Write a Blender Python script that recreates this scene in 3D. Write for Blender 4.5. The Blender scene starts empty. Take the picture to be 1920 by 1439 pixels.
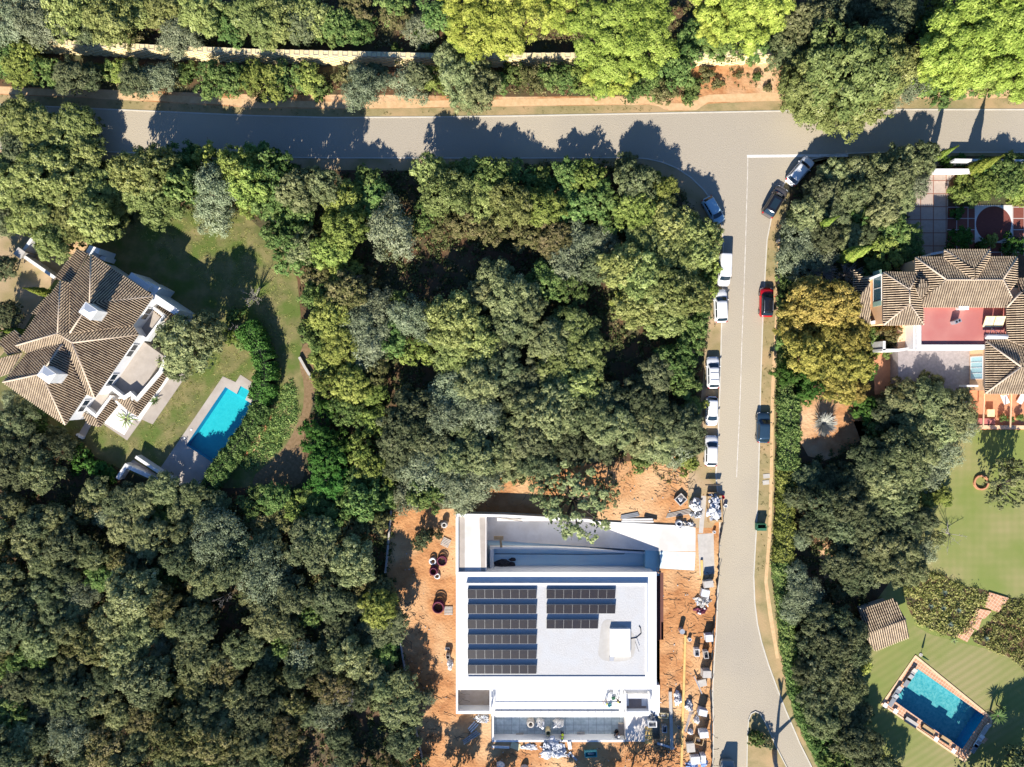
import bpy, bmesh, math, random
import numpy as np
from mathutils import Vector, Matrix, geometry
R = math.radians
rnd = random.Random(7)
C = bpy.context.scene.collection
scene = bpy.context.scene

# ---------------------------------------------------------------- camera, sky, sun
S = 13.6                      # photo pixels per metre on the ground
CAMH = 94.0                   # flying height of the drone
cam = bpy.data.cameras.new("camera"); cam_o = bpy.data.objects.new("camera", cam); C.objects.link(cam_o)
cam_o.location = (0, 0, CAMH); cam_o.rotation_euler = (0, 0, 0)
cam.sensor_width = 36; cam.lens = 36 * CAMH / (1920 / S); cam.clip_end = 2000
scene.camera = cam_o
SUN_EL, SUN_AZ = R(32.5), R(14)                      # shadows fall up the picture and a little right
world = bpy.data.worlds.new("World"); scene.world = world; world.use_nodes = True
nt = world.node_tree; nt.nodes.clear()
sky = nt.nodes.new("ShaderNodeTexSky"); sky.sky_type = 'NISHITA'; sky.sun_disc = False
sky.sun_elevation = SUN_EL; sky.sun_rotation = math.pi + SUN_AZ; sky.air_density = 1.0; sky.dust_density = 0.3; sky.ozone_density = 3.0
bg = nt.nodes.new("ShaderNodeBackground"); bg.inputs[1].default_value = 0.062
hs_ = nt.nodes.new("ShaderNodeMix"); hs_.data_type = 'RGBA'; hs_.blend_type = 'MULTIPLY'; hs_.inputs[0].default_value = 1; hs_.inputs[7].default_value = (.68, .95, 1.30, 1); nt.links.new(sky.outputs[0], hs_.inputs[6])   # clear deep blue autumn sky
wo = nt.nodes.new("ShaderNodeOutputWorld"); nt.links.new(hs_.outputs[2], bg.inputs[0]); nt.links.new(bg.outputs[0], wo.inputs[0])
sl = bpy.data.lights.new("sun", 'SUN'); sl.energy = 5.0; sl.angle = R(0.5); sl.color = (1.0, 0.94, 0.84)
so = bpy.data.objects.new("sun", sl); C.objects.link(so)
so.rotation_euler = Vector((math.cos(SUN_EL)*math.sin(SUN_AZ), math.cos(SUN_EL)*math.cos(SUN_AZ), -math.sin(SUN_EL))).to_track_quat('-Z', 'Y').to_euler()
so.location = (-10, -40, 60)
vs = scene.view_settings; vs.view_transform = 'Standard'; vs.look = 'None'; vs.exposure = 0.92; vs.gamma = 1
scene.cycles.max_bounces = 6; scene.cycles.diffuse_bounces = 2; scene.cycles.transparent_max_bounces = 8
scene.cycles.caustics_reflective = False; scene.cycles.caustics_refractive = False

# ---------------------------------------------------------------- helpers
def W(px, py, z=0.0):
    k = 1 - z / CAMH
    return Vector(((px - 960) / S * k, (719.5 - py) / S * k, z))

def tag(o, label=None, cat=None, group=None, kind=None):
    if label: o["label"] = label
    if cat: o["category"] = cat
    if group: o["group"] = group
    if kind: o["kind"] = kind
    return o

def thing(name, label, cat, loc=(0, 0, 0), rz=0.0, group=None):
    o = bpy.data.objects.new(name, None); C.objects.link(o)
    o.location = loc; o.rotation_euler = (0, 0, rz); o.empty_display_size = 0.3
    return tag(o, label, cat, group)

def copy_tree(o, parent=None):
    c = o.copy(); C.objects.link(c); c.parent = parent
    for ch in list(o.children): copy_tree(ch, c)
    return c

class MB:
    def __init__(s): s.v = []; s.f = []; s.m = []; s.smooth = []
    def add(s, vs_, fs, mi=0, sm=False):
        b = len(s.v); s.v += [tuple(v) for v in vs_]
        for f in fs: s.f.append([b + i for i in f]); s.m.append(mi); s.smooth.append(sm)
        return s
    def box(s, c, d, rz=0.0, mi=0, tilt=None):
        x, y, z = d[0]/2, d[1]/2, d[2]/2
        M = Matrix.Rotation(rz, 3, 'Z')
        if tilt: M = M @ Matrix.Rotation(tilt[0], 3, 'X') @ Matrix.Rotation(tilt[1], 3, 'Y')
        vs_ = [Vector(c) + M @ Vector((a*x, b*y, e*z)) for e in (-1, 1) for a, b in ((-1, -1), (1, -1), (1, 1), (-1, 1))]
        return s.add(vs_, [(3, 2, 1, 0), (4, 5, 6, 7), (0, 1, 5, 4), (1, 2, 6, 5), (2, 3, 7, 6), (3, 0, 4, 7)], mi)
    def prism(s, pts, z0, z1, mi=0):
        a = sum(pts[i][0]*pts[(i+1) % len(pts)][1] - pts[(i+1) % len(pts)][0]*pts[i][1] for i in range(len(pts)))
        if a < 0: pts = pts[::-1]
        n = len(pts)
        vs_ = [(p[0], p[1], z0) for p in pts] + [(p[0], p[1], z1) for p in pts]
        fs = [list(range(n-1, -1, -1)), list(range(n, 2*n))] + [(i, (i+1) % n, n+(i+1) % n, n+i) for i in range(n)]
        return s.add(vs_, fs, mi)
    def ring(s, outer, inner, z0, z1, mi=0):
        n = len(outer)
        vs_ = [(p[0], p[1], z) for L in (outer, inner) for z in (z0, z1) for p in L]
        fs = []
        for i in range(n):
            j = (i+1) % n
            fs += [(i, j, n+j, n+i), (2*n+j, 2*n+i, 3*n+i, 3*n+j), (n+i, n+j, 3*n+j, 3*n+i), (j, i, 2*n+i, 2*n+j)]
        return s.add(vs_, fs, mi)
    def tube(s, pts, rad, n=6, mi=0, cap=True):
        pts = [Vector(p) for p in pts]
        if not isinstance(rad, (list, tuple)): rad = [rad]*len(pts)
        vs_ = []
        for i, p in enumerate(pts):
            d = (pts[min(i+1, len(pts)-1)] - pts[max(i-1, 0)])
            if d.length < 1e-6: d = Vector((0, 0, 1))
            d.normalize()
            u = d.cross(Vector((0, 0, 1)))
            if u.length < 0.05: u = d.cross(Vector((1, 0, 0)))
            u.normalize(); w = d.cross(u)
            for k in range(n):
                a = 2*math.pi*k/n
                vs_.append(p + (u*math.cos(a) + w*math.sin(a))*rad[i])
        fs = []
        for i in range(len(pts)-1):
            for k in range(n):
                k2 = (k+1) % n
                fs.append((i*n+k, (i+1)*n+k, (i+1)*n+k2, i*n+k2))
        if cap: fs += [list(range(n)), list(range(len(pts)*n-1, (len(pts)-1)*n-1, -1))]
        return s.add(vs_, fs, mi, True)
    def cyl(s, c, r, h, n=16, mi=0, r2=None):
        r2 = r if r2 is None else r2
        vs_ = [(c[0]+math.cos(2*math.pi*k/n)*r, c[1]+math.sin(2*math.pi*k/n)*r, c[2]) for k in range(n)] + \
              [(c[0]+math.cos(2*math.pi*k/n)*r2, c[1]+math.sin(2*math.pi*k/n)*r2, c[2]+h) for k in range(n)]
        return s.add(vs_, [list(range(n-1, -1, -1)), list(range(n, 2*n))] + [(k, (k+1) % n, n+(k+1) % n, n+k) for k in range(n)], mi)
    def torus(s, c, r, t, n=20, m=8, mi=0, tilt=0.0):
        M = Matrix.Rotation(tilt, 3, 'X'); vs_ = []
        for i in range(n):
            a = 2*math.pi*i/n
            for j in range(m):
                b = 2*math.pi*j/m
                vs_.append(Vector(c) + M @ Vector(((r+t*math.cos(b))*math.cos(a), (r+t*math.cos(b))*math.sin(a), t*math.sin(b))))
        fs = [(i*m+j, ((i+1) % n)*m+j, ((i+1) % n)*m+(j+1) % m, i*m+(j+1) % m) for i in range(n) for j in range(m)]
        return s.add(vs_, fs, mi, True)
    def blob(s, c, d, seed=0, amp=0.18, nu=14, nv=9, mi=0, sm=False, half=True):
        r = random.Random(seed); ph = [r.uniform(0, 6.28) for _ in range(8)]; vs_ = []
        lo = 0.0 if half else -math.pi/2
        for j in range(nv):
            e = lo + (math.pi/2 - lo)*j/(nv-1)
            for i in range(nu):
                a = 2*math.pi*i/nu
                k = 1 + amp*(math.sin(3*a+ph[0]+2*e)+math.sin(5*a+ph[1])*math.cos(4*e+ph[2])+.7*math.sin(8*a+ph[3]+5*e)) / 1.6 + r.uniform(-amp, amp)*.45
                vs_.append((c[0]+d[0]/2*math.cos(e)*math.cos(a)*k, c[1]+d[1]/2*math.cos(e)*math.sin(a)*k, c[2]+d[2]*math.sin(e)*(k if j < nv-1 else 1)))
        fs = [(j*nu+i, j*nu+(i+1) % nu, (j+1)*nu+(i+1) % nu, (j+1)*nu+i) for j in range(nv-1) for i in range(nu)]
        return s.add(vs_, fs, mi, sm)
    def build(s, name, mats, parent=None, loc=None):
        if not isinstance(mats, (list, tuple)): mats = [mats]
        me = bpy.data.meshes.new(name)
        off = Vector((0, 0, 0))
        if loc is not None: off = Vector(loc)
        if parent is not None and not getattr(s, "local", False):
            p = parent
            while p is not None: off = off + Vector(p.location); p = p.parent
        me.from_pydata([(v[0]-off.x, v[1]-off.y, v[2]-off.z) for v in s.v], [], s.f)
        for m in mats: me.materials.append(m)
        me.polygons.foreach_set("material_index", s.m); me.polygons.foreach_set("use_smooth", s.smooth)
        me.update()
        o = bpy.data.objects.new(name, me); C.objects.link(o)
        if loc is not None: o.location = loc
        if parent is not None: o.parent = parent
        return o
def LMB():
    m = MB(); m.local = True; return m

# ---------------------------------------------------------------- materials
def srgb(*c): return tuple((x/255/12.92 if x/255 <= .04045 else ((x/255+.055)/1.055)**2.4) for x in c)
def N(nt_, t, **kw):
    n = nt_.nodes.new(t)
    for k, v in kw.items(): setattr(n, k, v)
    return n
def mat(name, c1, c2=None, rough=.8, scale=1.0, detail=6, c3=None, s3=.15, bump=0.0, bscale=None, metallic=0.0, obj=False, spec=.3, lo=.35, hi=.65, coat=0.0):
    m = bpy.data.materials.new(name); m.use_nodes = True; t = m.node_tree; b = t.nodes["Principled BSDF"]
    b.inputs["Roughness"].default_value = rough; b.inputs["Metallic"].default_value = metallic
    b.inputs["Specular IOR Level"].default_value = spec; b.inputs["Coat Weight"].default_value = coat
    if c2 is None: c2 = tuple(x*.85 for x in c1)
    co = N(t, "ShaderNodeTexCoord").outputs["Object"] if obj else N(t, "ShaderNodeNewGeometry").outputs["Position"]
    n1 = N(t, "ShaderNodeTexNoise"); n1.inputs["Scale"].default_value = scale; n1.inputs["Detail"].default_value = detail; n1.inputs["Roughness"].default_value = .62
    t.links.new(co, n1.inputs["Vector"])
    mr = N(t, "ShaderNodeMapRange"); mr.inputs[1].default_value = lo; mr.inputs[2].default_value = hi
    t.links.new(n1.outputs[0], mr.inputs[0])
    mx = N(t, "ShaderNodeMix", data_type='RGBA'); mx.inputs[6].default_value = (*c1, 1); mx.inputs[7].default_value = (*c2, 1)
    t.links.new(mr.outputs[0], mx.inputs[0]); out = mx.outputs[2]
    if c3 is not None:
        n2 = N(t, "ShaderNodeTexNoise"); n2.inputs["Scale"].default_value = s3; n2.inputs["Detail"].default_value = 5
        t.links.new(co, n2.inputs["Vector"])
        m2 = N(t, "ShaderNodeMapRange"); m2.inputs[1].default_value = .45; m2.inputs[2].default_value = .62; t.links.new(n2.outputs[0], m2.inputs[0])
        x2 = N(t, "ShaderNodeMix", data_type='RGBA'); x2.inputs[7].default_value = (*c3, 1); t.links.new(out, x2.inputs[6]); t.links.new(m2.outputs[0], x2.inputs[0])
        out = x2.outputs[2]
    t.links.new(out, b.inputs["Base Color"])
    if bump:
        nb = N(t, "ShaderNodeTexNoise"); nb.inputs["Scale"].default_value = bscale or scale*4; nb.inputs["Detail"].default_value = 5; t.links.new(co, nb.inputs["Vector"])
        bp = N(t, "ShaderNodeBump"); bp.inputs["Strength"].default_value = 1; bp.inputs["Distance"].default_value = bump
        t.links.new(nb.outputs[0], bp.inputs["Height"]); t.links.new(bp.outputs[0], b.inputs["Normal"])
    m["_b"] = 1
    return m

def leafmat(name, cols, hue=.0, trans=.22, var=.25, mul=1.45):
    cols = [tuple(min(.8, x*mul) for x in c_) for c_ in cols]
    m = bpy.data.materials.new(name); m.use_nodes = True; t = m.node_tree; t.nodes.clear()
    at = N(t, "ShaderNodeAttribute", attribute_name="tint"); oi = N(t, "ShaderNodeObjectInfo")
    cr = N(t, "ShaderNodeValToRGB"); e = cr.color_ramp.elements
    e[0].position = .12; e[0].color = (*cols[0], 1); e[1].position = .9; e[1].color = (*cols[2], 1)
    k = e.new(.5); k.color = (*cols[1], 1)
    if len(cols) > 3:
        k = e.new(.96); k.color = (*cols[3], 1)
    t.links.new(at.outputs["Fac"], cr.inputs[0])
    hs = N(t, "ShaderNodeHueSaturation")
    a = N(t, "ShaderNodeMapRange"); a.inputs[3].default_value = .5-.018; a.inputs[4].default_value = .5+.018; t.links.new(oi.outputs["Random"], a.inputs[0])
    ml = N(t, "ShaderNodeMath", operation='MULTIPLY'); ml.inputs[1].default_value = 7.3; t.links.new(oi.outputs["Random"], ml.inputs[0])
    fr = N(t, "ShaderNodeMath", operation='FRACT'); t.links.new(ml.outputs[0], fr.inputs[0])
    v = N(t, "ShaderNodeMapRange"); v.inputs[3].default_value = 1-var; v.inputs[4].default_value = 1+var; t.links.new(fr.outputs[0], v.inputs[0])
    t.links.new(cr.outputs[0], hs.inputs["Color"]); t.links.new(a.outputs[0], hs.inputs["Hue"]); t.links.new(v.outputs[0], hs.inputs["Value"])
    d = N(t, "ShaderNodeBsdfDiffuse"); tr = N(t, "ShaderNodeBsdfTranslucent"); mx = N(t, "ShaderNodeMixShader"); mx.inputs[0].default_value = trans
    t.links.new(hs.outputs[0], d.inputs[0]); t.links.new(hs.outputs[0], tr.inputs[0])
    o = N(t, "ShaderNodeOutputMaterial"); t.links.new(d.outputs[0], mx.inputs[1]); t.links.new(tr.outputs[0], mx.inputs[2]); t.links.new(mx.outputs[0], o.inputs[0])
    return m

def grid_mat(name, c1, cj, sx, sy, rz=0.0, joint=.04, rough=.7, origin=(0, 0), c2=None, scale=2.0):
    """paving / slabs: a real joint grid laid on the ground, world metres"""
    m = mat(name, c1, c2, rough=rough, scale=scale); t = m.node_tree; b = t.nodes["Principled BSDF"]
    src = b.inputs["Base Color"].links[0].from_socket
    g = N(t, "ShaderNodeNewGeometry"); mp = N(t, "ShaderNodeMapping", vector_type='TEXTURE'); mp.inputs["Location"].default_value = (origin[0], origin[1], 0); mp.inputs["Rotation"].default_value = (0, 0, rz)
    t.links.new(g.outputs["Position"], mp.inputs["Vector"])
    br = N(t, "ShaderNodeTexBrick"); br.offset = 0.0; br.inputs["Scale"].default_value = 1; br.inputs["Brick Width"].default_value = sx; br.inputs["Row Height"].default_value = sy
    br.inputs["Mortar Size"].default_value = joint; br.inputs["Mortar Smooth"].default_value = .1
    br.inputs["Color1"].default_value = (1, 1, 1, 1); br.inputs["Color2"].default_value = (.82, .82, .82, 1); br.inputs["Mortar"].default_value = (0, 0, 0, 1)
    t.links.new(mp.outputs[0], br.inputs["Vector"])
    mm = N(t, "ShaderNodeMix", data_type='RGBA', blend_type='MULTIPLY'); mm.inputs[0].default_value = 1
    t.links.new(src, mm.inputs[6]); t.links.new(br.outputs["Color"], mm.inputs[7])
    mx = N(t, "ShaderNodeMix", data_type='RGBA'); mx.inputs[7].default_value = (*cj, 1); t.links.new(mm.outputs[2], mx.inputs[6]); t.links.new(br.outputs["Fac"], mx.inputs[0])
    t.links.new(mx.outputs[2], b.inputs["Base Color"])
    return m

def water_mat(name, tint, rough=.03, bscale=2.2, dist=.05):
    m = bpy.data.materials.new(name); m.use_nodes = True; t = m.node_tree; t.nodes.clear()
    tr = N(t, "ShaderNodeBsdfTransparent"); tr.inputs[0].default_value = (*tint, 1)
    gl = N(t, "ShaderNodeBsdfGlossy"); gl.inputs["Roughness"].default_value = rough
    n1 = N(t, "ShaderNodeTexNoise"); n1.inputs["Scale"].default_value = bscale; n1.inputs["Detail"].default_value = 4
    g = N(t, "ShaderNodeNewGeometry"); t.links.new(g.outputs["Position"], n1.inputs["Vector"])
    bp = N(t, "ShaderNodeBump"); bp.inputs["Distance"].default_value = dist; t.links.new(n1.outputs[0], bp.inputs["Height"])
    t.links.new(bp.outputs[0], gl.inputs["Normal"])
    mx = N(t, "ShaderNodeMixShader"); mx.inputs[0].default_value = .05; t.links.new(tr.outputs[0], mx.inputs[1]); t.links.new(gl.outputs[0], mx.inputs[2])
    o = N(t, "ShaderNodeOutputMaterial"); t.links.new(mx.outputs[0], o.inputs[0])
    return m

M = {}
M['soil'] = mat('forest_soil', (.085, .055, .03), (.15, .075, .035), scale=.9, c3=(.07, .07, .03), s3=.25, bump=.06, bscale=3)
M['earth'] = mat('orange_earth', (.56, .29, .13), (.38, .165, .065), scale=.7, c3=(.64, .42, .24), s3=.16, bump=.10, bscale=2.2, detail=10)
M['site'] = mat('churned_site_earth', (.56, .275, .11), (.35, .145, .05), scale=.55, c3=(.62, .38, .19), s3=.14, bump=.10, bscale=3.2, detail=12)
M['verge'] = mat('dry_verge', (.38, .27, .15), (.46, .33, .20), scale=1.2, c3=(.28, .22, .10), s3=.3, bump=.03, bscale=6)
M['vergegrass'] = mat('thin_verge_grass', (.25, .205, .09), (.33, .265, .13), scale=.8, c3=(.42, .29, .15), s3=.2, bump=.03, bscale=6)
M['footpath'] = mat('sandy_footpath', (.66, .45, .25), (.54, .35, .18), scale=1.5, bump=.01)
M['road'] = mat('cobbled_road', (.365, .315, .245), (.425, .37, .29), scale=7, detail=3, c3=(.45, .385, .285), s3=.045, bump=.05, bscale=9, lo=.25, hi=.75)
M['kerb'] = mat('kerb_stone', (.60, .56, .48), rough=.8)
M['paint'] = mat('road_paint', (.78, .75, .70), (.55, .50, .43), scale=2.5, lo=.5, hi=.75)
M['lawnw'] = mat('west_lawn', (.12, .125, .04), (.25, .21, .085), scale=.45, c3=(.10, .14, .025), s3=.35, bump=.05, bscale=9, detail=10)
M['lawne'] = mat('east_lawn', (.205, .235, .06), (.185, .225, .05), scale=.22, c3=(.33, .275, .125), s3=.07, bump=.02, bscale=9, detail=6)
M['brownpath'] = mat('leaf_strewn_path', (.26, .17, .09), (.17, .11, .05), scale=2.5, bump=.02)
M['white'] = mat('white_render', (.82, .81, .79), (.76, .75, .73), scale=.6)
M['whitew'] = mat('weathered_white_wall', (.78, .77, .75), (.62, .61, .58), scale=1.4)
M['gravelroof'] = mat('white_roof_gravel', (.54, .53, .52), (.45, .44, .43), scale=9, bump=.04, bscale=8, c3=(.50, .50, .50), s3=.5)
M['screed'] = mat('pale_screed', (.74, .70, .66), (.66, .61, .56), scale=.7, c3=(.60, .55, .50), s3=.3)
M['screedd'] = mat('grey_screed', (.42, .38, .34), (.34, .30, .26), scale=.8)
M['orangewall'] = mat('orange_render', (.85, .53, .30), (.82, .50, .28), scale=.8)
M['peach'] = mat('peach_terrace', (.80, .55, .34), scale=.8)
M['redroof'] = mat('red_flat_roof', (.46, .155, .135), (.42, .14, .12), scale=.5, c3=(.50, .20, .17), s3=.25)
M['tile'] = mat('clay_tile_cover', (.50, .38, .25), (.61, .48, .335), scale=2.6, c3=(.40, .30, .205), s3=1.1, detail=4, lo=.3, hi=.7)
M['pan'] = mat('clay_tile_pan', (.07, .05, .035), (.04, .032, .026), scale=2)  # aged dirty pans, with the shade between covers darkened into the colour
M['ridge'] = mat('ridge_mortar', (.62, .50, .38), (.48, .38, .28), scale=3)
M['glassd'] = mat('dark_glass', (.015, .03, .045), rough=.06, spec=.6, obj=True)
M['glasst'] = mat('tinted_glass', (.03, .10, .14), rough=.06, spec=.6, obj=True)
M['black'] = mat('black_plastic', (.02, .02, .022), rough=.5)
M['grey'] = mat('grey_metal', (.32, .33, .34), rough=.5, metallic=.3)
M['steel'] = mat('galvanised_steel', (.55, .56, .58), (.40, .41, .43), rough=.4, metallic=.5, scale=3)
M['wood'] = mat('raw_timber', (.52, .36, .19), (.40, .26, .13), scale=3)
M['formwork'] = mat('yellow_formwork_timber', (.75, .50, .18), (.62, .40, .14), scale=2)
M['bark'] = mat('bark', (.13, .105, .085), (.07, .055, .04), scale=6, obj=True)
M['deadbark'] = mat('bleached_bark', (.38, .34, .31), (.28, .25, .23), scale=5, obj=True)
M['concrete'] = mat('concrete', (.52, .48, .43), (.42, .39, .35), scale=1.5)
M['cream'] = mat('cream_block', (.80, .68, .40), (.68, .55, .30), scale=2.5)
M['block'] = mat('pale_concrete_block', (.58, .50, .38), (.44, .37, .26), scale=3)
M['terracotta'] = grid_mat('terracotta_paving', (.66, .34, .19), (.74, .52, .36), .42, .42, R(-33.5), .03)
M['terra'] = mat('terracotta', (.60, .28, .15), (.50, .22, .12), scale=2)
M['stonepave'] = mat('pool_stone', (.42, .37, .32), (.36, .31, .265), scale=.9, c3=(.46, .41, .36), s3=.3)
M['poolw'] = mat('turquoise_pool_mosaic', (.006, .42, .46), (.02, .50, .53), scale=3.5, detail=3, lo=.3, hi=.7)
M['pooledge'] = mat('deep_turquoise_mosaic', (.0, .25, .45), scale=2)
M['poole'] = mat('teal_pool_mosaic', (.03, .30, .32), (.15, .46, .44), scale=3.2, detail=5, lo=.35, hi=.65)
M['water'] = water_mat('pool_water', (.93, .99, 1.0))
M['red'] = mat('red_car_paint', (.55, .006, .012), rough=.25, spec=.5, coat=.6, obj=True)
M['carwhite'] = mat('white_car_paint', (.80, .80, .80), (.78, .78, .78), rough=.25, spec=.5, coat=.6, obj=True)
M['carpale'] = mat('pale_blue_car_body', (.42, .62, .72), (.40, .60, .70), rough=.25, spec=.5, coat=.6, obj=True)  # pale blue body colour of the corner hatchback
M['carblack'] = mat('black_car_paint', (.012, .013, .018), rough=.2, spec=.5, coat=.7, obj=True)
M['carbrown'] = mat('dark_taupe_car_paint', (.14, .125, .12), rough=.25, spec=.5, coat=.6, obj=True, metallic=.3)
M['carblue'] = mat('slate_blue_car_paint', (.035, .075, .12), rough=.25, spec=.5, coat=.6, obj=True, metallic=.3)
M['cargrey'] = mat('grey_van_paint', (.30, .32, .31), rough=.35, spec=.5, coat=.4, obj=True)
M['rubber'] = mat('tyre_rubber', (.02, .02, .02), rough=.9, obj=True)
M['rim'] = mat('alloy_rim', (.5, .5, .52), rough=.3, metallic=.8, obj=True)
M['lamp'] = mat('lamp_glass', (.75, .78, .8), rough=.1, obj=True)
M['tail'] = mat('tail_lamp', (.5, .01, .01), rough=.2, obj=True)
M['green'] = mat('green_skip_paint', (.03, .13, .07), (.05, .16, .09), rough=.6, scale=3)
M['housescreed'] = mat('beige_terrace_tiles', (.44, .385, .33), (.38, .33, .28), scale=1.2)
M['shadefloor'] = mat('white_floor_blue_shade', (.58, .80, .88), (.64, .80, .86), scale=.5)  # white floor with the blue of the court's shade put into its colour
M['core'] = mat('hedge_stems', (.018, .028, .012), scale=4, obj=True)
M['paleleaf'] = mat('pale_grey_strands', (.30, .30, .25), (.42, .41, .36), scale=5)
M['cell'] = mat('solar_cell', (.022, .022, .03), (.03, .027, .03), rough=.3, scale=3, spec=.05)
M['plastic'] = mat('white_plastic_sheet', (.75, .75, .76), (.50, .52, .56), scale=2.5, bump=.08, bscale=5)
M['bag'] = mat('white_bulk_bag', (.74, .73, .72), (.6, .59, .58), scale=3, bump=.05, bscale=5)
M['blueplastic'] = mat('blue_tarpaulin', (.08, .22, .60), (.45, .55, .70), scale=1.5, bump=.06)
M['maroon'] = mat('maroon_pipe', (.20, .04, .07), (.12, .03, .05), scale=5)
M['net'] = mat('dark_windbreak_net', (.09, .09, .09), (.22, .21, .20), scale=3.5, lo=.5, hi=.7)
M['teal'] = mat('teal_paint', (.10, .38, .40), scale=2)
M['aqua'] = mat('aqua_glazing', (.45, .70, .74), (.52, .76, .78), scale=1.5, rough=.2)
M['shutter'] = mat('green_shutter', (.38, .56, .46), scale=2)
M['slab'] = grid_mat('driveway_slabs', (.50, .40, .33), (.26, .12, .08), 1.76, 1.80, 0, .06, origin=(W(1750, 437).x, W(1750, 437).y))
M['patio'] = grid_mat('red_patio', (.24, .075, .05), (.52, .46, .42), 1.55, 1.55, 0, .05, origin=(W(1836, 410).x, W(1836, 410).y), scale=4)
M['pooltile'] = grid_mat('pool_slab_tiles', (.70, .78, .78), (.20, .24, .26), 1.08, .84, 0, .02, origin=(W(930, 1390).x, 0), c2=(.48, .58, .58))
M['hiviz'] = mat('hi_vis_yellow', (.62, .80, .02), obj=True)
M['hivizg'] = mat('hi_vis_green', (.30, .75, .10), obj=True)
M['skin'] = mat('skin', (.45, .26, .18), obj=True)
M['navy'] = mat('navy_workwear', (.03, .04, .07), obj=True)
M['hat'] = mat('white_hard_hat', (.8, .8, .78), rough=.3, obj=True)
M['agave'] = mat('agave_leaf', (.14, .24, .08), (.30, .34, .12), scale=4)
M['palmleaf'] = mat('palm_leaf', (.06, .13, .03), (.12, .18, .05), scale=4)
M['bluegrey'] = mat('blue_grey_leaf', (.17, .22, .18), (.12, .17, .12), scale=4)
g = lambda *c: c
M['oak'] = leafmat('oak_leaf', [(.040, .052, .024), (.118, .130, .058), (.20, .205, .10), (.38, .37, .25)], mul=2.35, trans=.36)
M['olive'] = leafmat('dark_oak_leaf', [(.032, .045, .022), (.088, .102, .050), (.158, .168, .086), (.29, .29, .21)], mul=1.75, trans=.32)
M['lush'] = leafmat('green_leaf', [(.030, .058, .018), (.088, .130, .038), (.170, .210, .070)], trans=.3, mul=1.9)
M['yellowgreen'] = leafmat('yellow_green_leaf', [(.05, .070, .018), (.145, .175, .042), (.255, .275, .080)], trans=.3, mul=1.9)
M['oakw'] = leafmat('warm_oak_leaf', [(.045, .058, .018), (.125, .140, .046), (.215, .225, .088), (.38, .37, .22)], mul=2.5, trans=.36)
M['silver'] = leafmat('silver_leaf', [(.065, .080, .045), (.145, .165, .095), (.245, .26, .165)], trans=.3, mul=1.9)
M['pine'] = leafmat('pine_needles', [(.075, .105, .018), (.20, .235, .045), (.31, .335, .085)], var=.12, mul=2.1, trans=.34)
M['autumn'] = leafmat('autumn_leaf', [(.06, .065, .02), (.215, .185, .045), (.36, .30, .09)], var=.15, mul=1.95, trans=.34)
M['laurel'] = leafmat('laurel_leaf', [(.02, .055, .012), (.05, .11, .022), (.10, .18, .045)])
M['scrub'] = leafmat('scrub_leaf', [(.06, .065, .022), (.12, .115, .045), (.24, .20, .10)])
M['heath'] = leafmat('garden_bed_leaf', [(.07, .085, .02), (.19, .20, .06), (.36, .33, .13)])
M['floor'] = leafmat('undergrowth_leaf', [(.03, .045, .018), (.07, .085, .03), (.14, .13, .06), (.20, .13, .07)])
M['cyp'] = leafmat('cypress_leaf', [(.05, .085, .015), (.13, .175, .03), (.24, .27, .06)])
M['bare'] = leafmat('bare_twigs', [(.16, .14, .14), (.30, .27, .27), (.42, .39, .38)], trans=0)

def mow(m, ang, period, c_, amt, cross=None):
    t = m.node_tree; b = t.nodes["Principled BSDF"]; src = b.inputs["Base Color"].links[0].from_socket
    for a in ([ang] if cross is None else [ang, cross]):
        g_ = N(t, "ShaderNodeNewGeometry"); mp = N(t, "ShaderNodeMapping"); mp.inputs["Rotation"].default_value = (0, 0, a); t.links.new(g_.outputs["Position"], mp.inputs["Vector"])
        w = N(t, "ShaderNodeTexWave"); w.inputs["Scale"].default_value = 1/period; w.inputs["Distortion"].default_value = 1.2; w.inputs["Detail"].default_value = 3; w.inputs["Detail Scale"].default_value = .6
        t.links.new(mp.outputs[0], w.inputs["Vector"]); mr = N(t, "ShaderNodeMapRange"); mr.inputs[4].default_value = amt; t.links.new(w.outputs["Fac"], mr.inputs[0])
        mx = N(t, "ShaderNodeMix", data_type='RGBA'); mx.inputs[7].default_value = (*c_, 1); t.links.new(mr.outputs[0], mx.inputs[0]); t.links.new(src, mx.inputs[6]); src = mx.outputs[2]
    t.links.new(src, b.inputs["Base Color"])
M['lawnlow'] = mat('lower_lawn', (.20, .23, .06), (.235, .235, .075), scale=.3, c3=(.30, .26, .115), s3=.09, bump=.02, bscale=9, detail=8)
mow(M['lawnlow'], R(57), 3.0, (.15, .19, .04), .35); mow(M['lawne'], 0, 3.4, (.16, .21, .045), .16, R(90))
M['paintf'] = mat('faded_paint', (.66, .62, .55), (.46, .41, .345), scale=1.6, lo=.42, hi=.62, detail=8)
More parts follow.
